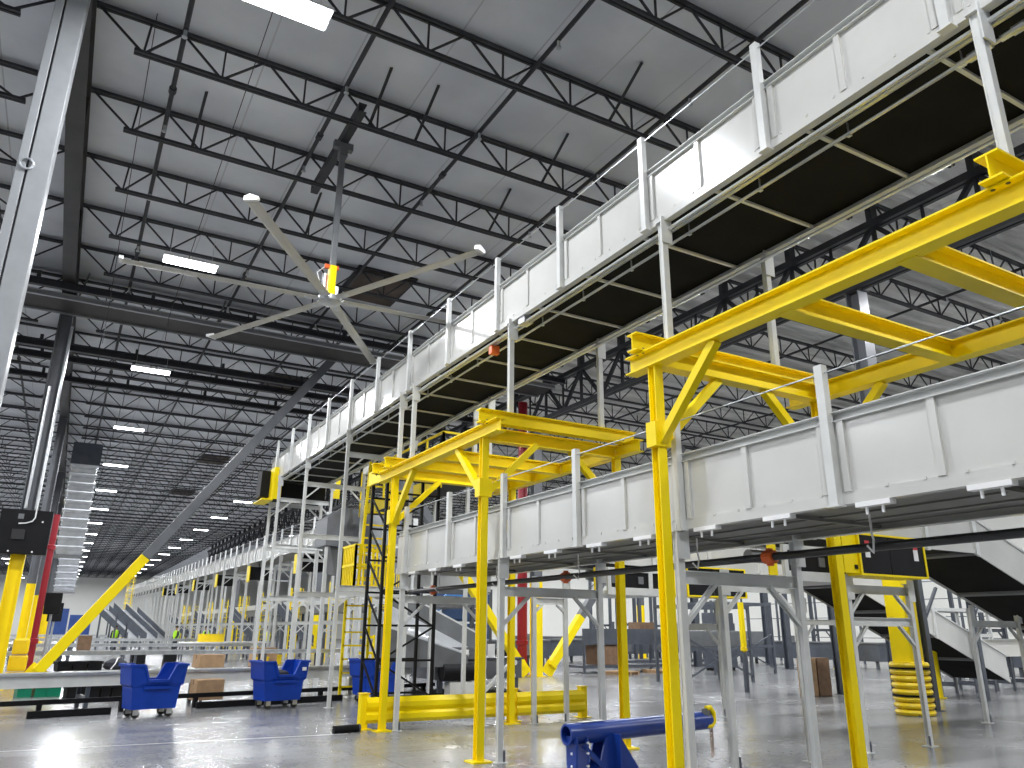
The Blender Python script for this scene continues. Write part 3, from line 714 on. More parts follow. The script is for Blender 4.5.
part('strut', MB().sweep(Rsec(0.05, 0.05), (-0.42, -0.12, 0.50), (0.0, -0.12, 0.14)), M_NAVY, t)
part('base_bar', MB().box(-0.7, 0.7, -0.16, 0.16, 0.0, 0.06), M_NAVY, t)
part('support_rod', MB().tube((1.08, 0.2, 0.0), (1.08, 0.2, 0.52), 0.028, 10), M_NAVY, t, True)
bl = MB()
for z in (0.2, 0.32, 0.44, 0.54):
    bl.tube((-0.575, -0.13, z), (-0.575, -0.145, z), 0.014, 8); bl.tube((-0.40, -0.16, z), (-0.40, -0.185, z), 0.014, 8)
part('bolt', bl, M_STICK, t)
t = thing('hook', 'worn yellow hook with a hanging rusty chain behind the big yellow leg', 'hook', (7.08, 7.62, 0.66))
part('hook_body', MB().path([(0.0, 0, 0.10), (0.06, 0, 0.11), (0.11, 0, 0.05), (0.11, 0, -0.05), (0.06, 0, -0.10), (0.0, 0, -0.09)], 0.032, 10), M_YELLOW, t, True)
part('hook_plate', MB().box(-0.06, 0.04, -0.02, 0.02, -0.06, 0.10), M_GREY, t)
ch = MB()
for i in range(6):
    c = (0.06, 0, -0.13-0.055*i)
    pts = [(c[0]+(0.022*math.cos(a) if i % 2 else 0), c[1]+(0.022*math.cos(a) if not i % 2 else 0), c[2]+0.036*math.sin(a)) for a in [2*PI*k/10 for k in range(11)]]
    ch.path(pts, 0.008, 6)
part('chain', ch, M_CARDD, t)

# ------------------------------------------------------------------ carts
def cart_proto():
    t = thing('bulk_cart', '', 'cart', (0, 0, 0))
    # side profile (x along the cart): high ends, low middle
    def side(y, ins):
        return [(-0.50+ins, y, 0.19), (0.50-ins, y, 0.19), (0.55-ins, y, 0.55), (0.60-ins, y, 0.60), (0.65-ins, y, 0.95), (0.40, y, 0.95), (0.24, y, 0.66), (-0.22, y, 0.66), (-0.34, y, 0.95), (-0.65+ins, y, 0.95), (-0.60+ins, y, 0.60), (-0.55+ins, y, 0.55)]
    th = 0.03
    b = MB()
    for sgn in (-1, 1):
        n = 12
        a = side(sgn*0.42, 0); c = side(sgn*(0.42-th), 0)
        for k in range(n):   # pull the bottom inwards
            if a[k][2] < 0.6:
                a[k] = (a[k][0], a[k][1]*0.86, a[k][2]); c[k] = (c[k][0], c[k][1]*0.86, c[k][2])
        b.add(a+c, [(k, (k+1) % n, n+(k+1) % n, n+k) for k in range(n)] + [tuple(range(n)), tuple(range(2*n-1, n-1, -1))])
    for sgn in (-1, 1):
        pr = [(0.50, 0.19, 0.36), (0.55, 0.55, 0.36), (0.60, 0.60, 0.42), (0.65, 0.95, 0.42)]
        vs = [(sgn*x, -w, z) for x, z, w in pr] + [(sgn*x, w, z) for x, z, w in pr] + [(sgn*(x-th), -w, z) for x, z, w in pr] + [(sgn*(x-th), w, z) for x, z, w in pr]
        fs = []
        for k in range(3):
            fs += [(k, k+1, 5+k, 4+k), (8+k, 12+k, 13+k, 9+k)]
        fs += [(3, 11, 15, 7), (0, 4, 12, 8)] + [(k, 8+k, 9+k, k+1) for k in range(3)] + [(4+k, 5+k, 13+k, 12+k) for k in range(3)]
        b.add(vs, fs)
    b.box(-0.5, 0.5, -0.36, 0.36, 0.16, 0.20)
    part('tub', b, M_BLUE, t)
    rim = MB()
    for sgn in (-1, 1):
        y = sgn*0.425
        pts = [(-0.65, y, 0.955), (-0.34, y, 0.955), (-0.22, y, 0.67), (0.24, y, 0.67), (0.40, y, 0.955), (0.65, y, 0.955)]
        for p, q in zip(pts[:-1], pts[1:]): rim.sweep(Rsec(0.06, 0.045), p, q)
        rim.sweep(Rsec(0.06, 0.045), (sgn*0.655, -0.44, 0.955), (sgn*0.655, 0.44, 0.955))
    part('rim', rim, M_BLUE, t)
    for sgn in (-1, 1): part('ridge', MB().box(-0.30, 0.30, sgn*0.40-0.02, sgn*0.40+0.02, 0.52, 0.57), M_BLUE, t)
    for sx in (-0.31, 0.31):
        for sy in (-0.22, 0.22):
            c = part('caster', MB().box(sx-0.05, sx+0.05, sy-0.045, sy-0.03, 0.06, 0.17).box(sx-0.05, sx+0.05, sy+0.03, sy+0.045, 0.06, 0.17).box(sx-0.06, sx+0.06, sy-0.05, sy+0.05, 0.155, 0.17), M_GALV, t)
            part('wheel', MB().tube((sx, sy-0.025, 0.075), (sx, sy+0.025, 0.075), 0.075, 16), M_RUBBER, c, True)
    return t
SK = math.radians(11)
CR = math.radians(12)
cp = cart_proto()
for ch in cp.children:
    if not ch.name.startswith('caster'):
        for v in ch.data.vertices: v.co.x *= 0.82; v.co.y *= 0.84
KIDS[cp.name] = list(cp.children)
for ch in cp.children: KIDS[ch.name] = list(ch.children)
CARTS = [((1.83, 17.55, 0), 'blue plastic cart with empty cut-out front, leftmost on the open floor'), ((4.5, 18.4, 0), 'blue plastic cart with a dark bag inside, middle of the row'), ((6.95, 18.95, 0), 'blue plastic cart behind the yellow and white legs, rightmost')]
cp.location = CARTS[0][0]; cp['label'] = CARTS[0][1]; cp['group'] = 'blue carts'; cp.rotation_euler = (0, 0, CR)
for l, lab in CARTS[1:]: dup(cp, l, lab, CR, 'blue carts')
for (l, lab), txt in zip(CARTS[1:], ('middle', 'rightmost')):
    bg = MB(); bg.lathe([(0.05, 0.0), (0.24, 0.03), (0.27, 0.18), (0.20, 0.33), (0.06, 0.38)], (0, 0, 0), 14)
    o = tag(part('dark_bag', bg, M_CLOTH, None, True), 'dark bag lying in the %s blue cart' % txt, 'bag'); o.location = (l[0], l[1], 0.40); o.scale = (1.0, 0.85, 1)
o = tag(part('paper_label', MB().box(-0.05, 0.05, -0.004, 0.0, -0.035, 0.035), M_STICK), 'white paper label on the middle blue cart', 'label')
o.location = (CARTS[1][0][0]+0.42*math.cos(CR)+0.362*math.sin(CR), CARTS[1][0][1]+0.42*math.sin(CR)-0.362*math.cos(CR), 0.80); o.rotation_euler = (0, 0, CR)

# ------------------------------------------------------------------ low cross conveyors
def low_conveyor(x0, x1, y, label, z0=0.46, z1=0.72, w=0.85, rz=SK, rollers=True, legs=2.4, m=M_POST):
    t = thing('roller_conveyor', label, 'conveyor', (x0, y, 0), rz)
    L = (x1-x0)
    part('side_rail', MB().sweep(Csec(0.05, z1-z0, 0.008), (0, 0, (z0+z1)/2), (L, 0, (z0+z1)/2)), m, t)
    part('side_rail', MB().sweep(Csec(0.05, z1-z0, 0.008), (L, w, (z0+z1)/2), (0, w, (z0+z1)/2)), m, t)
    part('belt', MB().box(0, L, 0.03, w-0.03, z1-0.08, z1-0.02), M_GREY, t)
    part('top_rail', MB().box(0, L, -0.05, -0.02, z1-0.03, z1+0.02), M_GALV, t)
    x = 0.4
    lm = MB().prism([(0.02, 0), (0.08, 0), (0.08, 0.2), (w-0.08, 0.2), (w-0.08, 0), (w-0.02, 0), (w-0.02, z0), (w-0.08, z0), (w-0.08, 0.26), (0.08, 0.26), (0.08, z0), (0.02, z0)], 'x', -0.04, 0.04).mesh('leg', M_SLATE)
    while x < L:
        link('leg', lm, t, (x, 0, 0)); x += legs
    return t
low_conveyor(-9, 10.5, 17.6, 'long white roller conveyor right behind the blue carts')
low_conveyor(-12, 11.5, 31.0, 'pale roller conveyor crossing behind the black trays', rz=math.radians(6), z0=0.70, z1=0.84, m=M_GALV)
low_conveyor(-14, 10, 43.0, 'pale roller conveyor crossing farther back, second beyond the trays', rz=math.radians(4), z0=0.74, z1=0.88, m=M_GALV)
low_conveyor(-16, 9, 60.0, 'pale roller conveyor crossing far back beside the columns', rz=math.radians(2), z0=0.76, z1=0.92, m=M_GALV)
low_conveyor(-16, 7, 82.0, 'pale roller conveyor crossing at the far end of the hall', rz=0, z0=0.8, z1=0.98, m=M_GALV)
for i, (x0, x1, y, z, r, lab) in enumerate(((-9, 9.5, 16.75, 0.20, 0.03, 'long black floor rail in front of the white roller conveyor, upper'), (-0.2, 1.25, 18.0, 0.0, 0.05, 'short black floor rail left of the leftmost cart'), (2.9, 6.4, 18.75, 0.0, 0.05, 'black floor rail below the middle blue cart'))):
    t = thing('floor_rail', lab, 'rail', (x0, y, 0), SK)
    part('bar', MB().box(0, x1-x0, 0, 0.08, z, z+2*r+0.03), M_BLACK, t)
    ft = MB()
    xx = 0.1
    while xx < x1-x0: ft.box(xx, xx+0.08, -0.02, 0.1, 0, z+0.02); xx += 1.5
    part('foot', ft, M_BLACK, t)
o = thing('floor_rail', 'thick black bar end lying on the floor left of the guard rail', 'rail', (4.28, 13.5, 0), SK*0.4)
part('bar', MB().tube((0, 0, 0.06), (0.44, 0, 0.06), 0.06, 12), M_BLACK, o, True)
part('end_cap', MB().tube((0.44, 0, 0.06), (0.47, 0, 0.06), 0.065, 12), M_SLATE, o)

def crate(name, label, cat, loc, sx, sy, sz, m, rz=0, rim=True, group=None, open_top=True):
    t = thing(name, label, cat, loc, rz, group)
    w = 0.02
    b = MB().box(-sx/2, sx/2, -sy/2, sy/2, 0, 0.02)
    b.box(-sx/2, sx/2, -sy/2, -sy/2+w, 0.02, sz).box(-sx/2, sx/2, sy/2-w, sy/2, 0.02, sz).box(-sx/2, -sx/2+w, -sy/2+w, sy/2-w, 0.02, sz).box(sx/2-w, sx/2, -sy/2+w, sy/2-w, 0.02, sz)
    part('shell', b, m, t)
    if rim:
        r = MB()
        for s in (-1, 1):
            r.box(-sx/2-0.02, sx/2+0.02, s*(sy/2+0.01)-0.01, s*(sy/2+0.01)+0.01, sz-0.06, sz)
            r.box(s*(sx/2+0.01)-0.01, s*(sx/2+0.01)+0.01, -sy/2, sy/2, sz-0.06, sz)
        part('rim', r, m, t)
    return t
def carton(label, loc, sx, sy, sz, m=M_CARD, rz=0, group=None, name='cardboard_box'):
    t = thing(name, label, 'box', loc, rz, group)
    part('carton', MB().box(-sx/2, sx/2, -sy/2, sy/2, 0, sz), m, t, bevel=0.008)
    for s in (-1, 1):
        part('flap', MB().box(-sx/2, sx/2, min(0, s*sy/2)+0.004, max(0, s*sy/2)-0.004, sz, sz+0.006), m, t)
    part('tape', MB().box(-sx/2-0.002, sx/2+0.002, -0.03, 0.03, sz+0.006, sz+0.009).box(-sx/2-0.003, -sx/2, -0.03, 0.03, sz-0.1, sz).box(sx/2, sx/2+0.003, -0.03, 0.03, sz-0.1, sz), M_CARDD, t)
    return t
carton('cardboard box on the white roller conveyor between the two left carts', (3.45, 21.35, 0.72), 0.62, 0.5, 0.30, rz=SK)
carton('brown carton on the floor under the roller conveyor between carts', (3.2, 19.6, 0.12), 0.62, 0.45, 0.42, M_CARD, rz=SK)
for i in range(3):
    crate('black_tray', ('black tray on the roller conveyor, %s of three beside the yellow brace' % ['leftmost', 'middle', 'rightmost'][i]), 'tray', (0.28+0.30*i, 20.7+0.06*i, 0.72), 0.28, 0.4, 0.20, M_BLACK, SK, group='black trays beside the brace')
o = thing('black_bag', 'black bag with a white strap on the conveyor left of the carts', 'bag', (1.35, 21.0, 0.72))
part('body', MB().lathe([(0.2, 0.0), (0.26, 0.06), (0.24, 0.16), (0.1, 0.24)], (0, 0, 0), 14), M_CLOTH, o, True)
part('strap', MB().path([(-0.1, -0.25, 0.02), (-0.02, -0.24, 0.14), (0.02, -0.12, 0.25), (0.05, 0, 0.26)], 0.015, 6), M_STICK, o)
for i, x in enumerate((-0.45, -0.08, 0.18)):
    crate('green_tote', 'green plastic tote on the floor under the roller conveyor, %s of three' % ['leftmost', 'middle', 'rightmost'][i], 'tote', (x, 23.6, 0), 0.3, 0.45, 0.28, M_GREEN, SK, group='green totes')
for i in range(6):
    crate('black_tray', 'black tray under the roller conveyor left of the carts, %s from the left' % ordw(i), 'tray', (0.55+0.25*i, 22.6+0.05*i, 0.0), 0.21, 0.35, 0.28, M_BLACK, SK, group='black trays under the conveyor')
for i, x in enumerate((3.2, 4.4)):
    crate('black_crate', 'black upright crate far behind the leftmost cart, %s of two' % ('left' if i == 0 else 'right'), 'crate', (x, 37.0, 0), 0.5, 0.5, 0.75, M_BLACK)
carton('small brown carton far behind the yellow brace', (1.0, 33.2, 0.85), 0.45, 0.4, 0.5, M_CARDD)
for i, (x, y, w, lab) in enumerate(((8.4, 38.0, 0.6, 'yellow tote behind the middle cart'), (9.6, 40.5, 0.6, 'second yellow tote behind the middle cart, farther right'))):
    crate('yellow_tote', lab, 'tote', (x, y, 0), w, 0.5, 0.42, M_YELLOW2)

# ------------------------------------------------------------------ platform, ladder and black tower
def ladder(label, x, y, z0, z1, w=0.5, cage=True, rz=0, m=M_YELLOW, slope=0.0):
    t = thing('ladder', label, 'ladder', (x, y, z0), rz)
    H = z1-z0
    for s in (0, w):
        part('rail', MB().sweep(Rsec(0.07, 0.04), (s, 0, 0), (s, slope*H, H)), m, t)
    z = 0.3
    while z < H-0.05:
        part('rung', MB().box(0, w, slope*z-0.02, slope*z+0.02, z-0.02, z+0.02), m, t); z += 0.32
    if cage:
        cg = MB(); z = 1.9
        while z < H:
            pts = [(w/2 + 0.42*math.cos(a), slope*z - 0.05 - 0.62*math.sin(a), z) for a in [PI*k/8 for k in range(9)]]
            cg.path(pts, 0.022, 5); z += 0.75
        part('cage_hoop', cg, m, t)
        cb = MB()
        for k in range(1, 8, 2):
            a = PI*k/8
            cb.sweep(Rsec(0.03, 0.03), (w/2+0.42*math.cos(a), slope*1.9-0.05-0.62*math.sin(a), 1.9), (w/2+0.42*math.cos(a), slope*H-0.05-0.62*math.sin(a), H))
        part('cage_bar', cb, m, t)
    return t
def railing(t, pts, z, h=1.05, m=M_YELLOW):
    for p, q in zip(pts[:-1], pts[1:]):
        for hh in (h, h*0.55): part('handrail', MB().sweep(Rsec(0.05, 0.05), (*p, z+hh), (*q, z+hh)), m, t)
        part('toe_board', MB().sweep(Rsec(0.02, 0.10), (*p, z+0.06), (*q, z+0.06)), m, t)
        n = max(1, int(math.hypot(q[0]-p[0], q[1]-p[1])/0.9))
        for k in range(n+1):
            c = lerp(p, q, k/n); part('baluster', MB().sweep(Rsec(0.05, 0.05), (*c, z), (*c, z+h)), m, t)
# mid platform
t = thing('access_platform', 'yellow railed platform halfway up beside the white frames', 'platform', (6.05, 18.2, 0))
part('deck', MB().box(0, 0.95, 0.1, 1.1, 2.48, 2.56), M_BLACK, t)
part('edge_beam', MB().box(-0.02, 0.97, 0.06, 0.1, 2.42, 2.60), M_YELLOW, t)
railing(t, [(0, 0.1), (0.9, 0.1)], 2.56)
for k in range(8): part('infill_bar', MB().box(0.08+0.11*k, 0.12+0.11*k, 0.08, 0.12, 2.6, 3.6), M_YELLOW, t)
for k in range(7): part('infill_bar', MB().box(-0.02, 0.02, 0.2+0.13*k, 0.24+0.13*k, 2.6, 3.6), M_YELLOW, t)
railing(t, [(0, 1.1), (0.9, 1.1)], 2.56); railing(t, [(0, 0.1), (0, 1.1)], 2.56)
for x in (0.0, 0.95): part('support_beam', MB().box(x-0.04, x+0.04, -0.4, 1.1, 2.38, 2.48), M_POST, t)
part('support_beam', MB().box(-0.55, 1.15, -0.44, -0.36, 2.38, 2.48), M_POST, t)
ladder('yellow ladder from the floor to the railed platform', 6.3, 19.6, 0, 3.6, w=0.65, cage=False, slope=0.0)
ladder('tall yellow stair ladder rising from the platform to the upper walkway', 6.3, 18.75, 2.56, 5.7, w=0.55, cage=False, slope=-0.12)
# black tower under the yellow deck
t = thing('access_platform', 'black braced scaffold tower with a yellow edged top deck behind the farther yellow frame', 'platform', (5.68, 15.0, 0))
part('deck', MB().box(0, 1.6, 0, 1.5, 4.92, 5.0), M_BLACK, t)
part('edge_beam', MB().box(-0.05, 1.75, -0.06, 0.0, 4.72, 5.02), M_YELLOW, t); part('edge_beam', MB().box(-0.05, 0.0, 0.0, 1.5, 4.72, 5.02), M_YELLOW, t)
TW = [(0.04, 0.5), (1.24, 0.5), (0.04, 1.4), (1.24, 1.4)]
for x, y in TW: part('post', MB().box(x-0.03, x+0.03, y-0.03, y+0.03, 0, 4.92), M_BLACK, t)
for k in range(7):
    z = 0.35+0.68*k
    part('tower_rung', MB().box(0.04, 1.24, 0.48, 0.52, z, z+0.04), M_BLACK, t)
    part('tower_rung', MB().box(0.04, 1.24, 1.38, 1.42, z, z+0.04), M_BLACK, t)
    if k < 6:
        a, b = ((0.04, 0.5, z), (1.24, 0.5, z+0.68)) if k % 2 else ((1.24, 0.5, z), (0.04, 0.5, z+0.68))
        part('tower_brace', MB().sweep(Rsec(0.035, 0.035), a, b), M_BLACK, t)
        part('tower_brace', MB().sweep(Rsec(0.035, 0.035), (0.04, 0.5, z), (0.04, 1.4, z+0.68)), M_BLACK, t)
# walkway along the far side of the upper conveyor
t = thing('access_walkway', 'yellow railed walkway along the far side of the upper conveyor', 'walkway', (7.4, 16.4, 0))
part('deck', MB().box(0, 0.8, 0, 5.9, 4.95, 5.01), M_BLACK, t)
part('edge_beam', MB().box(-0.03, 0.0, 0, 5.9, 4.85, 5.05), M_YELLOW, t)
railing(t, [(0.0, 0.0), (0.0, 5.9)], 5.05, 1.15); railing(t, [(0.0, 0.0), (0.8, 0.0)], 5.05, 1.15)
for y in (0.1, 2.0, 5.8): part('post', MB().box(0.7, 0.78, y-0.04, y+0.04, 0, 4.95), M_POST, t)

# ------------------------------------------------------------------ chutes and machinery behind the lower conveyor
def chute(label, loc, L, W, z_hi, z_lo, rz, name='sorting_chute', group=None, m=M_SLATE, bed=M_ALU, legm=M_SLATE):
    """slides along local +x from z_hi to z_lo."""
    t = thing(name, label, 'chute', loc, rz, group)
    def S(y0, y1, dz0, dz1, mm, nm):
        vs = [(0, y0, z_hi+dz0), (L, y0, z_lo+dz0), (L, y1, z_lo+dz0), (0, y1, z_hi+dz0), (0, y0, z_hi+dz1), (L, y0, z_lo+dz1), (L, y1, z_lo+dz1), (0, y1, z_hi+dz1)]
        part(nm, MB().add(vs, [(0,3,2,1),(4,5,6,7),(0,1,5,4),(1,2,6,5),(2,3,7,6),(3,0,4,7)]), mm, t)
    S(0.04, W-0.04, 0, 0.04, bed, 'bed')
    S(0, 0.05, -0.12, 0.42, m, 'side_wall'); S(W-0.05, W, -0.12, 0.42, m, 'side_wall')
    S(-0.02, 0.07, 0.42, 0.47, M_GREY, 'rim'); S(W-0.07, W+0.02, 0.42, 0.47, M_GREY, 'rim')
    for fx in (0.12, 0.85):
        zz = z_hi+(z_lo-z_hi)*fx - 0.1
        for y in (0.05, W-0.05):
            if zz > 0.2: part('leg', MB().box(L*fx-0.05, L*fx+0.05, y-0.05, y+0.05, 0, zz), legm, t)
    return t
t = thing('sorting_chute', 'dark grey chute with a bright metal slide behind the black tower', 'chute', (7.6, 20.2, 0))
A, B, C_, D = Vector((0, 0, 2.3)), Vector((2.7, 0, 1.08)), Vector((1.85, -1.3, 1.02)), Vector((-0.6, -1.3, 1.75))
def quadslab(nm, pts, d, mm):
    vs = [tuple(p) for p in pts] + [tuple(p + Vector(d)) for p in pts]
    part(nm, MB().add(vs, [(0,3,2,1),(4,5,6,7),(0,1,5,4),(1,2,6,5),(2,3,7,6),(3,0,4,7)]), mm, t)
quadslab('bed', (D, C_, B, A), (0, 0, 0.03), M_ALU)
up_ = Vector((0, 0, 0.5))
quadslab('side_wall', (A, B, B+up_, A+up_), (0, 0.05, 0), M_GREY)
quadslab('rim', (A+up_, B+up_, B+up_*1.1, A+up_*1.1), (0, 0.1, 0), M_POST)
quadslab('skirt', (D, C_, Vector((1.85, -1.3, 0.75)), Vector((-0.6, -1.3, 0.75))), (0, 0.03, 0), M_GREY)
for x, y, z in ((0.1, -0.05, 2.2), (2.5, -0.05, 1.1), (-0.5, -1.2, 1.6), (1.7, -1.2, 0.8)): part('leg', MB().box(x-0.05, x+0.05, y-0.05, y+0.05, 0, z), M_SLATE, t)
t = thing('sorting_machine', 'grey low sorting machine with labels at the foot of the bright slide', 'machine', (10.25, 19.2, 0), 0)
part('cabinet', MB().box(-1.6, 1.0, 0, 1.6, 0.42, 0.90), M_DCOL, t, bevel=0.02)
part('top_frame', MB().box(-1.65, 1.05, -0.03, 1.63, 0.90, 0.95), M_SLATE, t)
part('guard_panel', MB().box(-1.2, -0.35, -0.05, 0.0, 0.92, 1.22), M_GREY, t)
part('white_label', MB().box(-0.9, -0.66, -0.06, -0.05, 0.98, 1.16), M_STICK, t)
part('white_label', MB().box(-0.1, 0.12, -0.06, -0.05, 0.95, 1.3), M_STICK, t)
part('base_skid', MB().box(-1.6, 1.0, 0.05, 1.5, 0.0, 0.1), M_BLACK, t)
part('drum', MB().tube((-1.5, -0.2, 0.62), (-0.3, -0.2, 0.62), 0.22, 16), M_BLACK, t, True)
part('motor_box', MB().box(-1.3, -0.6, -0.3, 0.05, 0.06, 0.38), M_PALE, t, bevel=0.02)
part('strut', MB().sweep(Rsec(0.12, 0.08), (-0.4, -0.25, 0.05), (0.5, -0.2, 0.8)), M_POST, t)
for x, z, m in ((-0.2, 0.55, M_VESTY), (0.75, 0.82, M_STICK), (0.7, 0.5, M_STICK)):
    part('gauge', MB().tube((x, -0.06, z), (x, -0.01, z), 0.07, 12), m, t)
for x in (-1.4, -0.2, 0.85): part('leg', MB().box(x-0.06, x+0.06, 0.05, 0.17, 0.0, 0.44), M_SLATE, t)

def frame_tower(name, label, loc, W, D, H, m, levels, cat='rack', rz=0, deck=None, brace_=True, sec=0.09):
    t = thing(name, label, cat, loc, rz)
    for x in (0, W):
        for y in (0, D): part('post', MB().box(x-sec/2, x+sec/2, y-sec/2, y+sec/2, 0, H), m, t)
    for z in levels:
        for y in (0, D): part('beam', MB().box(0, W, y-0.03, y+0.03, z-0.06, z+0.06), m, t)
        for x in (0, W): part('beam', MB().box(x-0.03, x+0.03, 0, D, z-0.05, z+0.05), m, t)
        if deck: part('shelf', MB().box(0.03, W-0.03, 0.03, D-0.03, z+0.02, z+0.05), deck, t)
    if brace_:
        part('cross_brace', MB().sweep(Rsec(0.05, 0.05), (0, -0.02, 0.2), (W, -0.02, H*0.55)), m, t)
        part('cross_brace', MB().sweep(Rsec(0.05, 0.05), (W, -0.02, 0.2), (0, -0.02, H*0.55)), m, t)
    return t
# blue mezzanine machine far behind
t = frame_tower('blue_tower', 'dark blue machine tower with bright blue hood far behind the chute', (17.0, 40.0, 0), 4.2, 3.0, 3.6, M_DARKB, (1.2, 2.3, 3.5), 'machine')
part('hood', MB().prism([(-0.4, 2.3), (0.3, 2.3), (2.6, 3.4), (2.6, 3.8), (1.9, 3.8)], 'y', -0.3, 0.2), M_SKYB, t, label='bright blue sloping hood')
for z in (0.4, 1.3, 2.1):
    part('panel', MB().box(1.4, 4.1, 0.1, 0.2, z, z+0.7), M_DARKB, t)
# dark shelving with boxes
t = frame_tower('storage_rack', 'dark grey storage rack behind the white legs, nearer of two', (19.0, 27.4, 0), 4.6, 1.4, 1.75, M_SLATE, (0.25, 1.4), 'rack', deck=M_SLATE, brace_=False)
part('back_panel', MB().box(0, 4.6, -0.05, -0.02, 1.12, 1.75), M_SLATE, t)
frame_tower('storage_rack', 'dark grey storage rack behind the white legs, longer and farther', (23.6, 31.5, 0), 8.0, 1.6, 2.1, M_SLATE, (0.25, 1.5), 'rack', deck=M_GREY, brace_=False)
carton('brown carton inside the dark storage rack', (20.3, 27.9, 0.32), 1.1, 0.9, 0.75, M_CARDD)
carton('pale carton stacked on top of the brown one in the rack', (20.4, 27.9, 1.08), 0.8, 0.7, 0.22, M_CARD)
carton('brown carton on top of the dark storage rack', (22.6, 28.0, 1.48), 1.0, 0.8, 0.55, M_CARDD)
def pallet(label, loc, rz=0):
    t = thing('pallet', label, 'pallet', loc, rz)
    for k in range(5): part('deck_board', MB().box(-0.6, 0.6, -0.5+0.22*k, -0.36+0.22*k, 0.10, 0.13), M_CARD, t)
    for k in range(3): part('stringer', MB().box(-0.58+0.54*k, -0.50+0.54*k, -0.5, 0.52, 0.0, 0.10), M_CARD, t)
    return t
pallet('wooden pallet on the floor before the dark rack', (20.0, 26.3, 0), 0.3)
pallet('wooden pallet farther right before the dark rack', (22.5, 26.8, 0), 0.0)
# slate X-braced frames under the right conveyors
for i, (x, y, W, H, lab) in enumerate(((18.5, 20.6, 2.9, 2.6, 'slate grey X-braced frame behind the white posts, left'), (23.4, 24.5, 3.4, 2.9, 'slate grey X-braced frame farther back beside the cabinet'), (11.9, 27.9, 3.0, 3.2, 'slate grey X-braced frame beyond the red riser'))):
    t = frame_tower('equipment_stand', lab, (x, y, 0), W, 1.6, H, M_SLATE, (1.1, H-0.1), 'frame')
    part('top_box', MB().box(0.2, W-0.3, 0.2, 1.4, 1.16, 1.7), M_GREY, t, bevel=0.03)
t = thing('control_cabinet', 'tall slate grey control cabinet at the back right of centre', 'cabinet', (26.0, 27.2, 0))
part('body', MB().box(0, 1.3, 0, 0.7, 0.1, 2.5), M_SLATE, t, bevel=0.02)
part('plinth', MB().box(0.05, 1.25, 0.05, 0.65, 0, 0.1), M_BLACK, t)
for s in (0, 1): part('door', MB().box(0.03+0.63*s, 0.61+0.63*s, -0.03, 0, 0.15, 2.45), M_SLATE, t)
t = thing('hanging_hoist', 'narrow yellow hanging control arm between the white posts', 'hoist', (17.6, 17.2, 0))
part('arm', MB().box(-0.06, 0.06, -0.06, 0.06, 1.2, 2.5), M_YELLOW, t)
part('joint', MB().lathe([(0.04, 1.1), (0.1, 1.14), (0.1, 1.22), (0.04, 1.26)], (0, 0, 0), 12), M_YELLOW2, t)
part('base_post', MB().box(-0.05, 0.05, -0.05, 0.05, 0, 1.1), M_SLATE, t)
for i, (x, m, lab) in enumerate(((18.3, M_CARD, 'tall slim carton with white top leaning by the yellow leg'), (18.75, M_CARDD, 'dark brown tall carton by the yellow leg'))):
    carton(lab, (x, 15.6, 0), 0.30 if i == 0 else 0.5, 0.4, 0.98, m)

# ------------------------------------------------------------------ second conveyor line (cross running) at right
def drive_box(label, loc, W=1.62, H=0.58, D=0.5):
    t = thing('drive_guard_box', label, 'guard box', loc)
    part('frame', MB().box(-0.02, W+0.02, -0.02, 0.02, -0.03, 0.0).box(-0.02, W+0.02, -0.02, 0.02, H, H+0.03).box(-0.02, 0.02, -0.02, 0.02, 0, H).box(W-0.02, W+0.02, -0.02, 0.02, 0, H).box(0, W, 0.02, D, -0.03, 0.0), M_YELLOW, t)
    part('side_plate', MB().box(-0.34, 0.0, 0.02, 0.05, 0, H).box(-0.02, 0.0, 0.05, D, 0, H), M_YELLOW, t)
    part('side_plate', MB().box(W, W+0.02, 0.02, D, 0, H), M_YELLOW, t)
    part('mesh_panel', MB().box(0.02, W*0.45, -0.005, 0.01, 0.0, H).box(W*0.46, W-0.02, -0.005, 0.01, 0, H), M_BLACK, t)
    for x in (0.14, W-0.28):
        s = part('warning_sticker', MB().box(x, x+0.11, -0.012, -0.005, H*0.42, H*0.72), M_STICK, t)
        part('sticker_band', MB().box(x, x+0.11, -0.014, -0.012, H*0.72, H*0.86), M_STRED, s)
    part('knob', MB().box(-0.12, -0.06, 0.0, 0.02, 0.06, 0.12), M_BLACK, t)
    return t
drive_box('black drive guard box with yellow edges and two warning stickers, nearer', (10.52, 7.75, 2.52))
drive_box('black drive guard box with yellow edges farther back between the white legs', (11.0, 12.15, 2.36), 1.62, 0.54)
def transfer(label, loc, W=1.45):
    t = thing('transfer_unit', label, 'conveyor', loc)
    part('housing', MB().box(0, W, 0, 1.5, 0, 0.08).box(0, W, 0, 0.06, 0.08, 0.14).box(0, W, 0, 0.06, 0.44, 0.52).box(0, 0.08, 0, 0.06, 0.14, 0.44).box(W-0.08, W, 0, 0.06, 0.14, 0.44).box(0.7*W, 0.7*W+0.1, 0, 0.06, 0.14, 0.44), M_POST, t)
    part('window', MB().box(0.08, W-0.08, 0.02, 0.04, 0.14, 0.44), M_BLACK, t)
    part('label_plate', MB().box(0.1, 0.42, 0.0, 0.02, 0.22, 0.36).box(0.75, 0.88, 0.0, 0.02, 0.22, 0.36), M_GREY, t)
    part('end_plate', MB().box(-0.32, -0.16, 0.0, 0.03, 0.06, 0.5), M_YELLOW, t)
    part('roller', MB().tube((0, 0.7, 0.4), (W, 0.7, 0.4), 0.1, 12), M_GREY, t, True)
    return t
transfer('grey transfer unit with black window left of the nearer guard box', (9.15, 8.0, 2.38))
transfer('grey transfer unit with black window farther back behind the big yellow leg', (9.2, 12.4, 2.33))
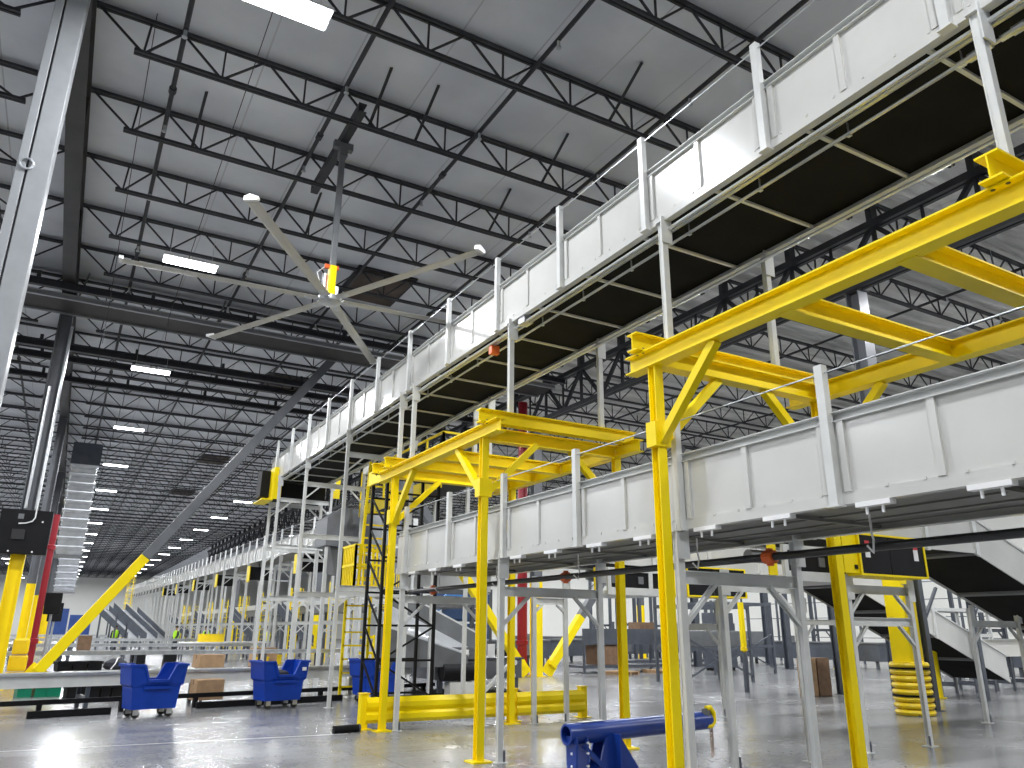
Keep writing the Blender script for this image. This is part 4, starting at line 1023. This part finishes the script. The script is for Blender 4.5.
h_frame((10.50, 8.03, 0), 1.5, 2.42, 'white H-frame carrying the nearer guard box', (2.30, 1.82), 'frames at right', knee=0.35)
h_frame((10.72, 12.6, 0), 1.5, 2.30, 'white H-frame carrying the farther guard box', (1.75,), 'frames at right', knee=0.35)
h_frame((7.72, 7.85, 0), 1.4, 2.4, 'white H-frame right of the big yellow leg', (2.24,), 'frames at right', knee=0.35)
h_frame((8.02, 13.24, 0), 0.73, 2.6, 'narrow white H-frame in front of the guard rail end', (2.2,), 'frames at right', knee=0.2)
h_frame((16.1, 9.5, 0), 1.7, 2.15, 'pale H-frame at the right edge under the sloping conveyor', (1.85,), 'frames at right', knee=0.35)
h_frame((15.9, 13.5, 0), 1.5, 2.4, 'slim white H-frame beyond the tall cartons', (1.9,), 'frames at right', knee=0.35)
# cross conveyors: run along +x, near wall faces the camera side (-y).  local y -> world x : rz = -90 deg, mirror handled by width towards +y
def cross_conveyor(label, x0, y, z, segs, W=1.6, h=0.68):
    t = thing('belt_conveyor', label, 'conveyor', (x0, y, z))
    def slab(nm, mm, a, b, y0, y1, d0, d1):
        (xa, za), (xb, zb) = a, b
        vs = [(xa, y0, za+d0), (xb, y0, zb+d0), (xb, y1, zb+d0), (xa, y1, za+d0), (xa, y0, za+d1), (xb, y0, zb+d1), (xb, y1, zb+d1), (xa, y1, za+d1)]
        part(nm, MB().add(vs, [(0,3,2,1),(4,5,6,7),(0,1,5,4),(1,2,6,5),(2,3,7,6),(3,0,4,7)]), mm, t)
    for a, b in zip(segs[:-1], segs[1:]):
        L = b[0]-a[0]; n = max(1, round(L/1.6))
        for k in range(n):
            p = lerp(a, b, k/n); q = lerp(a, b, (k+1)/n)
            slab('side_panel', M_WHITE, (p[0]+0.01, p[1]), (q[0]-0.01, q[1]), 0, 0.008, 0, h)
            slab('stiffener', M_POST, p, lerp(p, q, 0.06), -0.05, 0, -0.02, h+0.12)
            slab('cross_bar', M_GREY, p, lerp(p, q, 0.05), 0.03, W-0.03, 0.0, 0.05)
        slab('side_panel', M_WHITE, a, b, W-0.008, W, 0, h)
        slab('bottom_flange', M_WHITE, a, b, -0.02, 0.0, 0, 0.08)
        slab('top_rail', M_POST, a, b, -0.03, 0.05, h, h+0.04)
        slab('belt_pan', M_BELT, a, b, 0.02, W-0.02, 0.05, 0.09)
    return t
cross_conveyor('white sloping belt conveyor descending past the right edge, nearer', 8.7, 8.35, 3.08, [(0, 0), (5.94, 0), (11.5, -1.95)])
cross_conveyor('white sloping belt conveyor behind the ringed yellow column, farther', 9.0, 12.7, 2.96, [(0, 0), (7.75, -0.2), (13.9, -2.56)])
# slate legs of the sloping conveyors
for i, (x, y, h, lab) in enumerate(((17.49, 11.44, 3.0, 'slate grey post standing right of the ringed column'), (21.3, 12.5, 3.2, 'slate grey post at the right, beyond the yellow bollard'), (22.6, 16.0, 5.0, 'tall slate grey post behind the far sloping conveyor'), (19.6, 15.6, 5.0, 'tall slate grey post behind the ringed column'))):
    t = thing('support_post', lab, 'post', (x, y, 0))
    part('shaft', MB().sweep(Isec(0.15, 0.15, 0.014, 0.012), (0, 0, 0), (0, 0, h)), M_SLATE, t)
    part('base_plate', MB().box(-0.14, 0.14, -0.14, 0.14, 0, 0.015), M_SLATE, t)
    part('brace_arm', MB().sweep(Rsec(0.06, 0.06), (0, 0, h*0.62), (0.7, 0, h*0.9)), M_SLATE, t)
t = thing('bollard', 'yellow bollard under the far sloping conveyor at right', 'bollard', (21.0, 13.6, 0))
part('post', MB().lathe([(0.12, 0), (0.12, 1.25), (0.08, 1.32), (0.02, 1.34)], (0, 0, 0), 16), M_YELLOW, t, True)
part('base', MB().lathe([(0.2, 0), (0.2, 0.02), (0.12, 0.03)], (0, 0, 0), 16), M_YELLOW, t)
t = thing('bollard', 'yellow bollard cut by the right edge of the picture', 'bollard', (24.9, 12.7, 0))
part('post', MB().lathe([(0.13, 0), (0.13, 1.35), (0.08, 1.42), (0.02, 1.44)], (0, 0, 0), 16), M_YELLOW, t, True)
part('base', MB().lathe([(0.2, 0), (0.2, 0.02), (0.12, 0.03)], (0, 0, 0), 16), M_YELLOW, t)
low_conveyor(22.5, 34, 14.2, 'low white conveyor bed at the far right edge', z0=1.0, z1=1.5, w=1.2, rz=0, legs=1.0, m=M_WHITE)
t = frame_tower('equipment_stand', 'pale shelving frame above the low conveyor at far right', (27.5, 17.6, 0), 3.5, 1.2, 2.6, M_POST, (1.6, 2.5), 'frame', deck=M_GREY)
# dark low machinery along the foot of the right wall
for i, (x, y, L, rz) in enumerate(((36, 14, 9, 90), (36, 25, 10, 90), (37, 37, 12, 90), (37, 51, 14, 90), (24, 36.5, 9, 20), (16.8, 33.5, 5, 10))):
    t = thing('machine_bed', 'long low dark machine bed before the white wall, %s of six' % ordw(i), 'machine', (x, y, 0), math.radians(rz))
    part('cabinet', MB().box(0, L, 0, 1.5, 0.35, 1.15), M_SLATE, t, bevel=0.02)
    part('top_plate', MB().box(-0.05, L+0.05, -0.05, 1.55, 1.15, 1.22), M_GREY, t)
    k = 0.3
    while k < L: part('leg', MB().box(k-0.06, k+0.06, 0.1, 0.22, 0, 0.35), M_SLATE, t); part('leg', MB().box(k-0.06, k+0.06, 1.28, 1.4, 0, 0.35), M_SLATE, t); k += 2.2
    part('motor', MB().tube((L*0.3, -0.25, 0.7), (L*0.3+0.8, -0.25, 0.7), 0.2, 14), M_BLACK, t, True)
    part('control_box', MB().box(L*0.65, L*0.65+0.6, -0.25, 0, 0.5, 1.5), M_GREY, t, bevel=0.02)
for i, (x, y) in enumerate(((30.5, 27.0), (33.0, 30.5), (28.0, 30.5))):
    t = thing('steel_post', 'thick slate post before the white wall, %s of three' % ordw(i), 'post', (x, y, 0))
    part('shaft', MB().sweep(Isec(0.3, 0.3, 0.03, 0.03), (0, 0, 0), (0, 0, 6.5)), M_SLATE, t); part('base_plate', MB().box(-0.25, 0.25, -0.25, 0.25, 0, 0.03), M_SLATE, t)
# wire fence before the right wall
t = thing('wire_fence', 'dark wire mesh fence in front of the bright right wall', 'fence', (40, 6, 0))
for k in range(12): part('post', MB().box(-0.05, 0.05, k*3.0-0.05, k*3.0+0.05, 0, 4.4), M_SLATE, t)
wr = MB()
for z in (0.3, 1.4, 2.5, 3.4, 4.3): wr.box(-0.02, 0.02, 0, 33, z-0.02, z+0.02)
part('wire', wr, M_SLATE, t)
for i, (x, y, h) in enumerate(((26, 34.3, 5), (28.5, 36, 5), (31, 34.5, 5), (29, 41, 5), (33, 40, 5), (36, 30, 4.5), (36, 22, 4.5), (33, 19, 4.5))):
    h_frame((x, y, 0), 1.5, h, 'tall slate H-frame before the white wall, %s of eight' % ordw(i), (h*0.4, h-0.3), 'slate frames before the white wall', m=M_SLATE, sec=0.16, deep=0.14)

# ------------------------------------------------------------------ long far conveyor at left centre
FXC = 9.0
t, fys = conveyor('long far belt conveyor on many posts running to the back of the hall', (FXC, 30.0, 4.95), 112, 1.5, 0.68, tilt=math.radians(0.75), sec=1.9, y0=1.0, posth=1.25, cables=True, bars=0, lite=True, pan=M_PAN)
for i in range(28):
    y = 31.0+3.8*i; h = 4.95+(y-30)*math.tan(math.radians(0.75))-0.05
    h_frame((FXC, y, 0), 1.5, h, 'slim pale H-frame under the far conveyor, %s from the front' % ordw(i), (1.9, h-0.4), 'frames under the far conveyor', m=M_POST, sec=0.12, deep=0.10)
for i, (x, y) in enumerate(((10.6, 45.5), (10.6, 60.0), (10.6, 76.0), (10.6, 95.0))):
    chute('dark grey sorting chute below the far conveyor, %s from the front' % ordw(i), (x, y, 0), 2.0, 1.5, 2.7, 0.8, math.radians(-25), group='chutes below the far conveyor', m=M_SLATE, bed=M_DCOL)
for i in range(6):
    y = 35+10.5*i
    t = thing('drive_guard', 'yellow drive guard under the far conveyor, %s from the front' % ordw(i), 'guard box', (FXC-0.05, y, 4.25+(y-30)*0.013), group='yellow drive guards under the far conveyor')
    part('plate', MB().box(0, 0.05, 0, 0.8, -0.3, 0.55), M_YELLOW, t); part('motor', MB().box(0.05, 1.2, 0.1, 0.7, -0.2, 0.5), M_BLACK, t)
    part('strut', MB().box(0.55, 0.62, 0.35, 0.42, 0.5, 0.80), M_GREY, t)
# raised sorter platform behind it
t = thing('sorter_deck', 'long grey raised sorter line behind the far conveyor posts', 'sorter', (13.2, 30, 0))
part('deck', MB().box(0, 2.2, 0, 75, 2.55, 3.0), M_GREY, t)
part('guard', MB().box(-0.04, 0, 0, 75, 3.0, 3.35), M_POST, t)
for k in range(16): [part('leg', MB().box(x, x+0.15, k*5, k*5+0.15, 0, 2.55), M_SLATE, t) for x in (0.1, 1.9)]
for i in range(9):
    y = 34+8.1*i
    ladder('yellow ladder against the raised sorter line, %s from the front' % ordw(i), 12.6, y, 0, 4.1, cage=(i % 2 == 0))
# grey hoppers near the drive end
t = thing('hopper', 'grey sheet metal hopper beside the drive end of the upper conveyor', 'hopper', (6.5, 22.5, 0))
part('body', MB().prism([(0.0, 4.0), (1.3, 3.9), (1.3, 5.0), (0.5, 5.15), (0.0, 4.8)], 'y', 0, 1.2), M_DCOL, t)
part('side_duct', MB().box(1.32, 2.0, 0.2, 1.0, 4.0, 5.1), M_COLM, t)
part('spout', MB().prism([(0.2, 3.98), (1.1, 3.92), (0.9, 3.2), (0.4, 3.2)], 'y', 0.2, 1.0), M_GREY, t)
for x, y in ((0.06, 0.1), (1.2, 0.1), (0.06, 1.1), (1.2, 1.1)): part('leg', MB().box(x-0.04, x+0.04, y-0.04, y+0.04, 0, 3.95), M_POST, t)

# far chutes at the back left
for i, (x, y) in enumerate(((3.4, 64), (2.6, 70), (5.0, 74), (4.0, 86))):
    chute('big grey sorting chute at the far end, %s from the front' % ordw(i), (x, y, 0), 2.6, 2.2, 2.9, 0.8, math.radians(-25), group='big chutes at the far end', m=M_SLATE, bed=M_COLM)
ladder('far yellow caged ladder tower beside the big grey chutes', 6.2, 96, 0, 7.0)
# work tables in the mid distance
for i, (x, y, lab) in enumerate(((7.2, 47.0, 'white topped work table beyond the leftmost cart'), (9.8, 48.5, 'white topped work table farther right'))):
    t = thing('work_table', lab, 'table', (x, y, 0))
    part('top', MB().box(-1.2, 1.2, -0.6, 0.6, 0.86, 0.92), M_STICK, t)
    for sx in (-1.1, 0, 1.1):
        for sy in (-0.5, 0.5): part('leg', MB().box(sx-0.04, sx+0.04, sy-0.04, sy+0.04, 0, 0.86), M_SLATE, t)
    part('stretcher', MB().box(-1.1, 1.1, -0.52, -0.48, 0.3, 0.36).box(-1.1, 1.1, 0.48, 0.52, 0.3, 0.36), M_SLATE, t)
crate('yellow_tote', 'long yellow tote on the white topped work table', 'tote', (7.6, 47.2, 0.92), 1.3, 0.6, 0.42, M_YELLOW2)
carton('brown carton behind the carts beside the work table', (8.6, 38.5, 0.0), 1.1, 0.8, 0.8, M_CARD)
t = thing('safety_barrier', 'yellow steel safety barrier behind the tall white frames', 'barrier', (12.2, 36, 0))
for x in (0, 0.9): part('post', MB().box(x-0.08, x+0.08, -0.08, 0.08, 0, 1.4), M_YELLOW, t)
for z in (0.6, 1.3): part('rail', MB().box(0, 0.9, -0.04, 0.04, z-0.06, z+0.06), M_YELLOW, t)
t = thing('barrier_post', 'tall yellow guard post between the tall white frames', 'post', (10.8, 32, 0))
part('post', MB().box(-0.14, 0.14, -0.14, 0.14, 0, 2.9), M_YELLOW, t, bevel=0.02); part('base', MB().box(-0.22, 0.22, -0.22, 0.22, 0, 0.03), M_YELLOW, t)

fl = part('floor_line', MB().sweep(Rsec(0.02, 0.002), (-2.5, 13.72, 0.001), (4.5, 13.37, 0.001)), M_POST)
tag(fl, 'thin pale painted line crossing the open floor in front of the carts', 'floor line')
# ------------------------------------------------------------------ people (far workers in vests)
def person(loc, rz, label, vest, pose=0):
    t = thing('person', label, 'person', loc, rz)
    J = [(0,0,0.95), (0,0,1.15), (0,0.0,1.38), (0,0,1.48), (0,0.01,1.56), (0,0.02,1.66), (0,0.01,1.74),
         (-0.19,0,1.40), (-0.24,0.02,1.14), (-0.22,0.16,0.92), (-0.21,0.22,0.86), (0.19,0,1.40), (0.25,0.0,1.13), (0.24,0.12,0.90), (0.23,0.18,0.84),
         (-0.10,0,0.90), (-0.11,0.03,0.50), (-0.12,-0.01,0.09), (-0.12,0.14,0.04), (0.10,0,0.90), (0.12,0.06,0.50), (0.13,0.04,0.09), (0.13,0.19,0.04)]
    Ed = [(0,1),(1,2),(2,3),(3,4),(4,5),(5,6),(2,7),(7,8),(8,9),(9,10),(2,11),(11,12),(12,13),(13,14),(0,15),(15,16),(16,17),(17,18),(0,19),(19,20),(20,21),(21,22)]
    Rd = [0.15,0.14,0.15,0.06,0.075,0.10,0.07, 0.065,0.05,0.04,0.035, 0.065,0.05,0.04,0.035, 0.09,0.065,0.045,0.04, 0.09,0.065,0.045,0.04]
    me = bpy.data.meshes.new('body'); me.from_pydata(J, Ed, [])
    me.materials.append(M_SKIN)
    o = link('body', me, t)
    sk = o.modifiers.new('skin', 'SKIN'); 
    for i, r in enumerate(Rd): me.skin_vertices[0].data[i].radius = (r, r*0.8)
    me.skin_vertices[0].data[0].use_root = True
    o.modifiers.new('sub', 'SUBSURF').levels = 1
    part('vest', MB().lathe([(0.19, 0.92), (0.20, 1.1), (0.22, 1.3), (0.17, 1.44), (0.09, 1.47)], (0, 0, 0), 14), vest, t, True)
    tr = MB()
    for J0 in (15, 19):
        for a, b, r in ((J0, J0+1, 0.10), (J0+1, J0+2, 0.085)): tr.tube(J[a], J[b], r, 10)
    tr.lathe([(0.17, 0.82), (0.19, 0.93), (0.18, 0.98)], (0, 0, 0), 12)
    part('trousers', tr, M_CLOTH, t, True)
    sl = MB()
    for J0 in (7, 11): sl.tube(J[J0], J[J0+1], 0.075, 10).tube(J[J0+1], J[J0+2], 0.06, 10)
    part('sleeves', sl, M_CLOTH, t, True)
    part('hair', MB().lathe([(0.105, 1.66), (0.115, 1.70), (0.10, 1.77), (0.05, 1.81), (0.01, 1.815)], (0, 0.0, 0), 14), M_HAIR, t, True)
    part('face', MB().lathe([(0.02, -0.02), (0.018, 0.0), (0.01, 0.03)], (0, 0.105, 1.65), 8), M_SKIN, t, True)
    for s in (-1, 1): part('shoe', MB().box(s*0.125-0.05, s*0.125+0.05, -0.08+(0.03 if s > 0 else 0), 0.20+(0.03 if s > 0 else 0), 0, 0.09), M_SHOE, t, bevel=0.03)
    return t
for x, y, rz, v, lab in ((11.4, 50.5, 0.4, M_VESTY, 'person in a yellow vest and dark trousers between the tall frames, left'), (13.4, 52.0, 2.8, M_LIME, 'person in a lime vest and dark trousers between the tall frames, right'),
                         (9.0, 58.0, 1.2, M_LIME, 'person in a lime vest far behind the white work table'), (7.6, 62.0, 2.0, M_LIME, 'person in a lime vest farther back beside the far chutes'), (3.9, 66.0, 0.2, M_LIME, 'person in a lime vest just right of the yellow brace')):
    person((x, y, 0), rz, lab, v)

# ------------------------------------------------------------------ camera, world, view
yaw, pitch, roll, F, HC = 0.51503214, 0.31197377, 0.0078864, 764.27, 1.65
cyw, syw = math.cos(yaw), math.sin(yaw)
f = Vector((syw, cyw, 0)); r = Vector((cyw, -syw, 0)); u = Vector((0, 0, 1))
f2 = f*math.cos(pitch)+u*math.sin(pitch); u2 = u*math.cos(pitch)-f*math.sin(pitch)
r3 = r*math.cos(roll)+u2*math.sin(roll); u3 = u2*math.cos(roll)-r*math.sin(roll)
cam = bpy.data.cameras.new('camera'); cam.sensor_width = 36; cam.lens = F/1024*36; cam.clip_start = 0.05; cam.clip_end = 500
co = bpy.data.objects.new('camera', cam); COL.objects.link(co)
M = Matrix(((r3.x, u3.x, -f2.x, 0), (r3.y, u3.y, -f2.y, 0), (r3.z, u3.z, -f2.z, HC), (0, 0, 0, 1)))
co.matrix_world = M
SC.camera = co
w = bpy.data.worlds.new('world'); SC.world = w; w.use_nodes = True
w.node_tree.nodes['Background'].inputs['Color'].default_value = (0.55, 0.58, 0.62, 1)
w.node_tree.nodes['Background'].inputs['Strength'].default_value = 0.7
SC.view_settings.view_transform = 'Standard'; SC.view_settings.look = 'None'; SC.view_settings.gamma = 1.0
SC.view_settings.use_curve_mapping = False
SC.view_settings.exposure = 0.15
SC.cycles.use_denoising = True
SC.cycles.max_bounces = 6; SC.cycles.diffuse_bounces = 4; SC.cycles.glossy_bounces = 3
SC.cycles.sample_clamp_indirect = 6.0
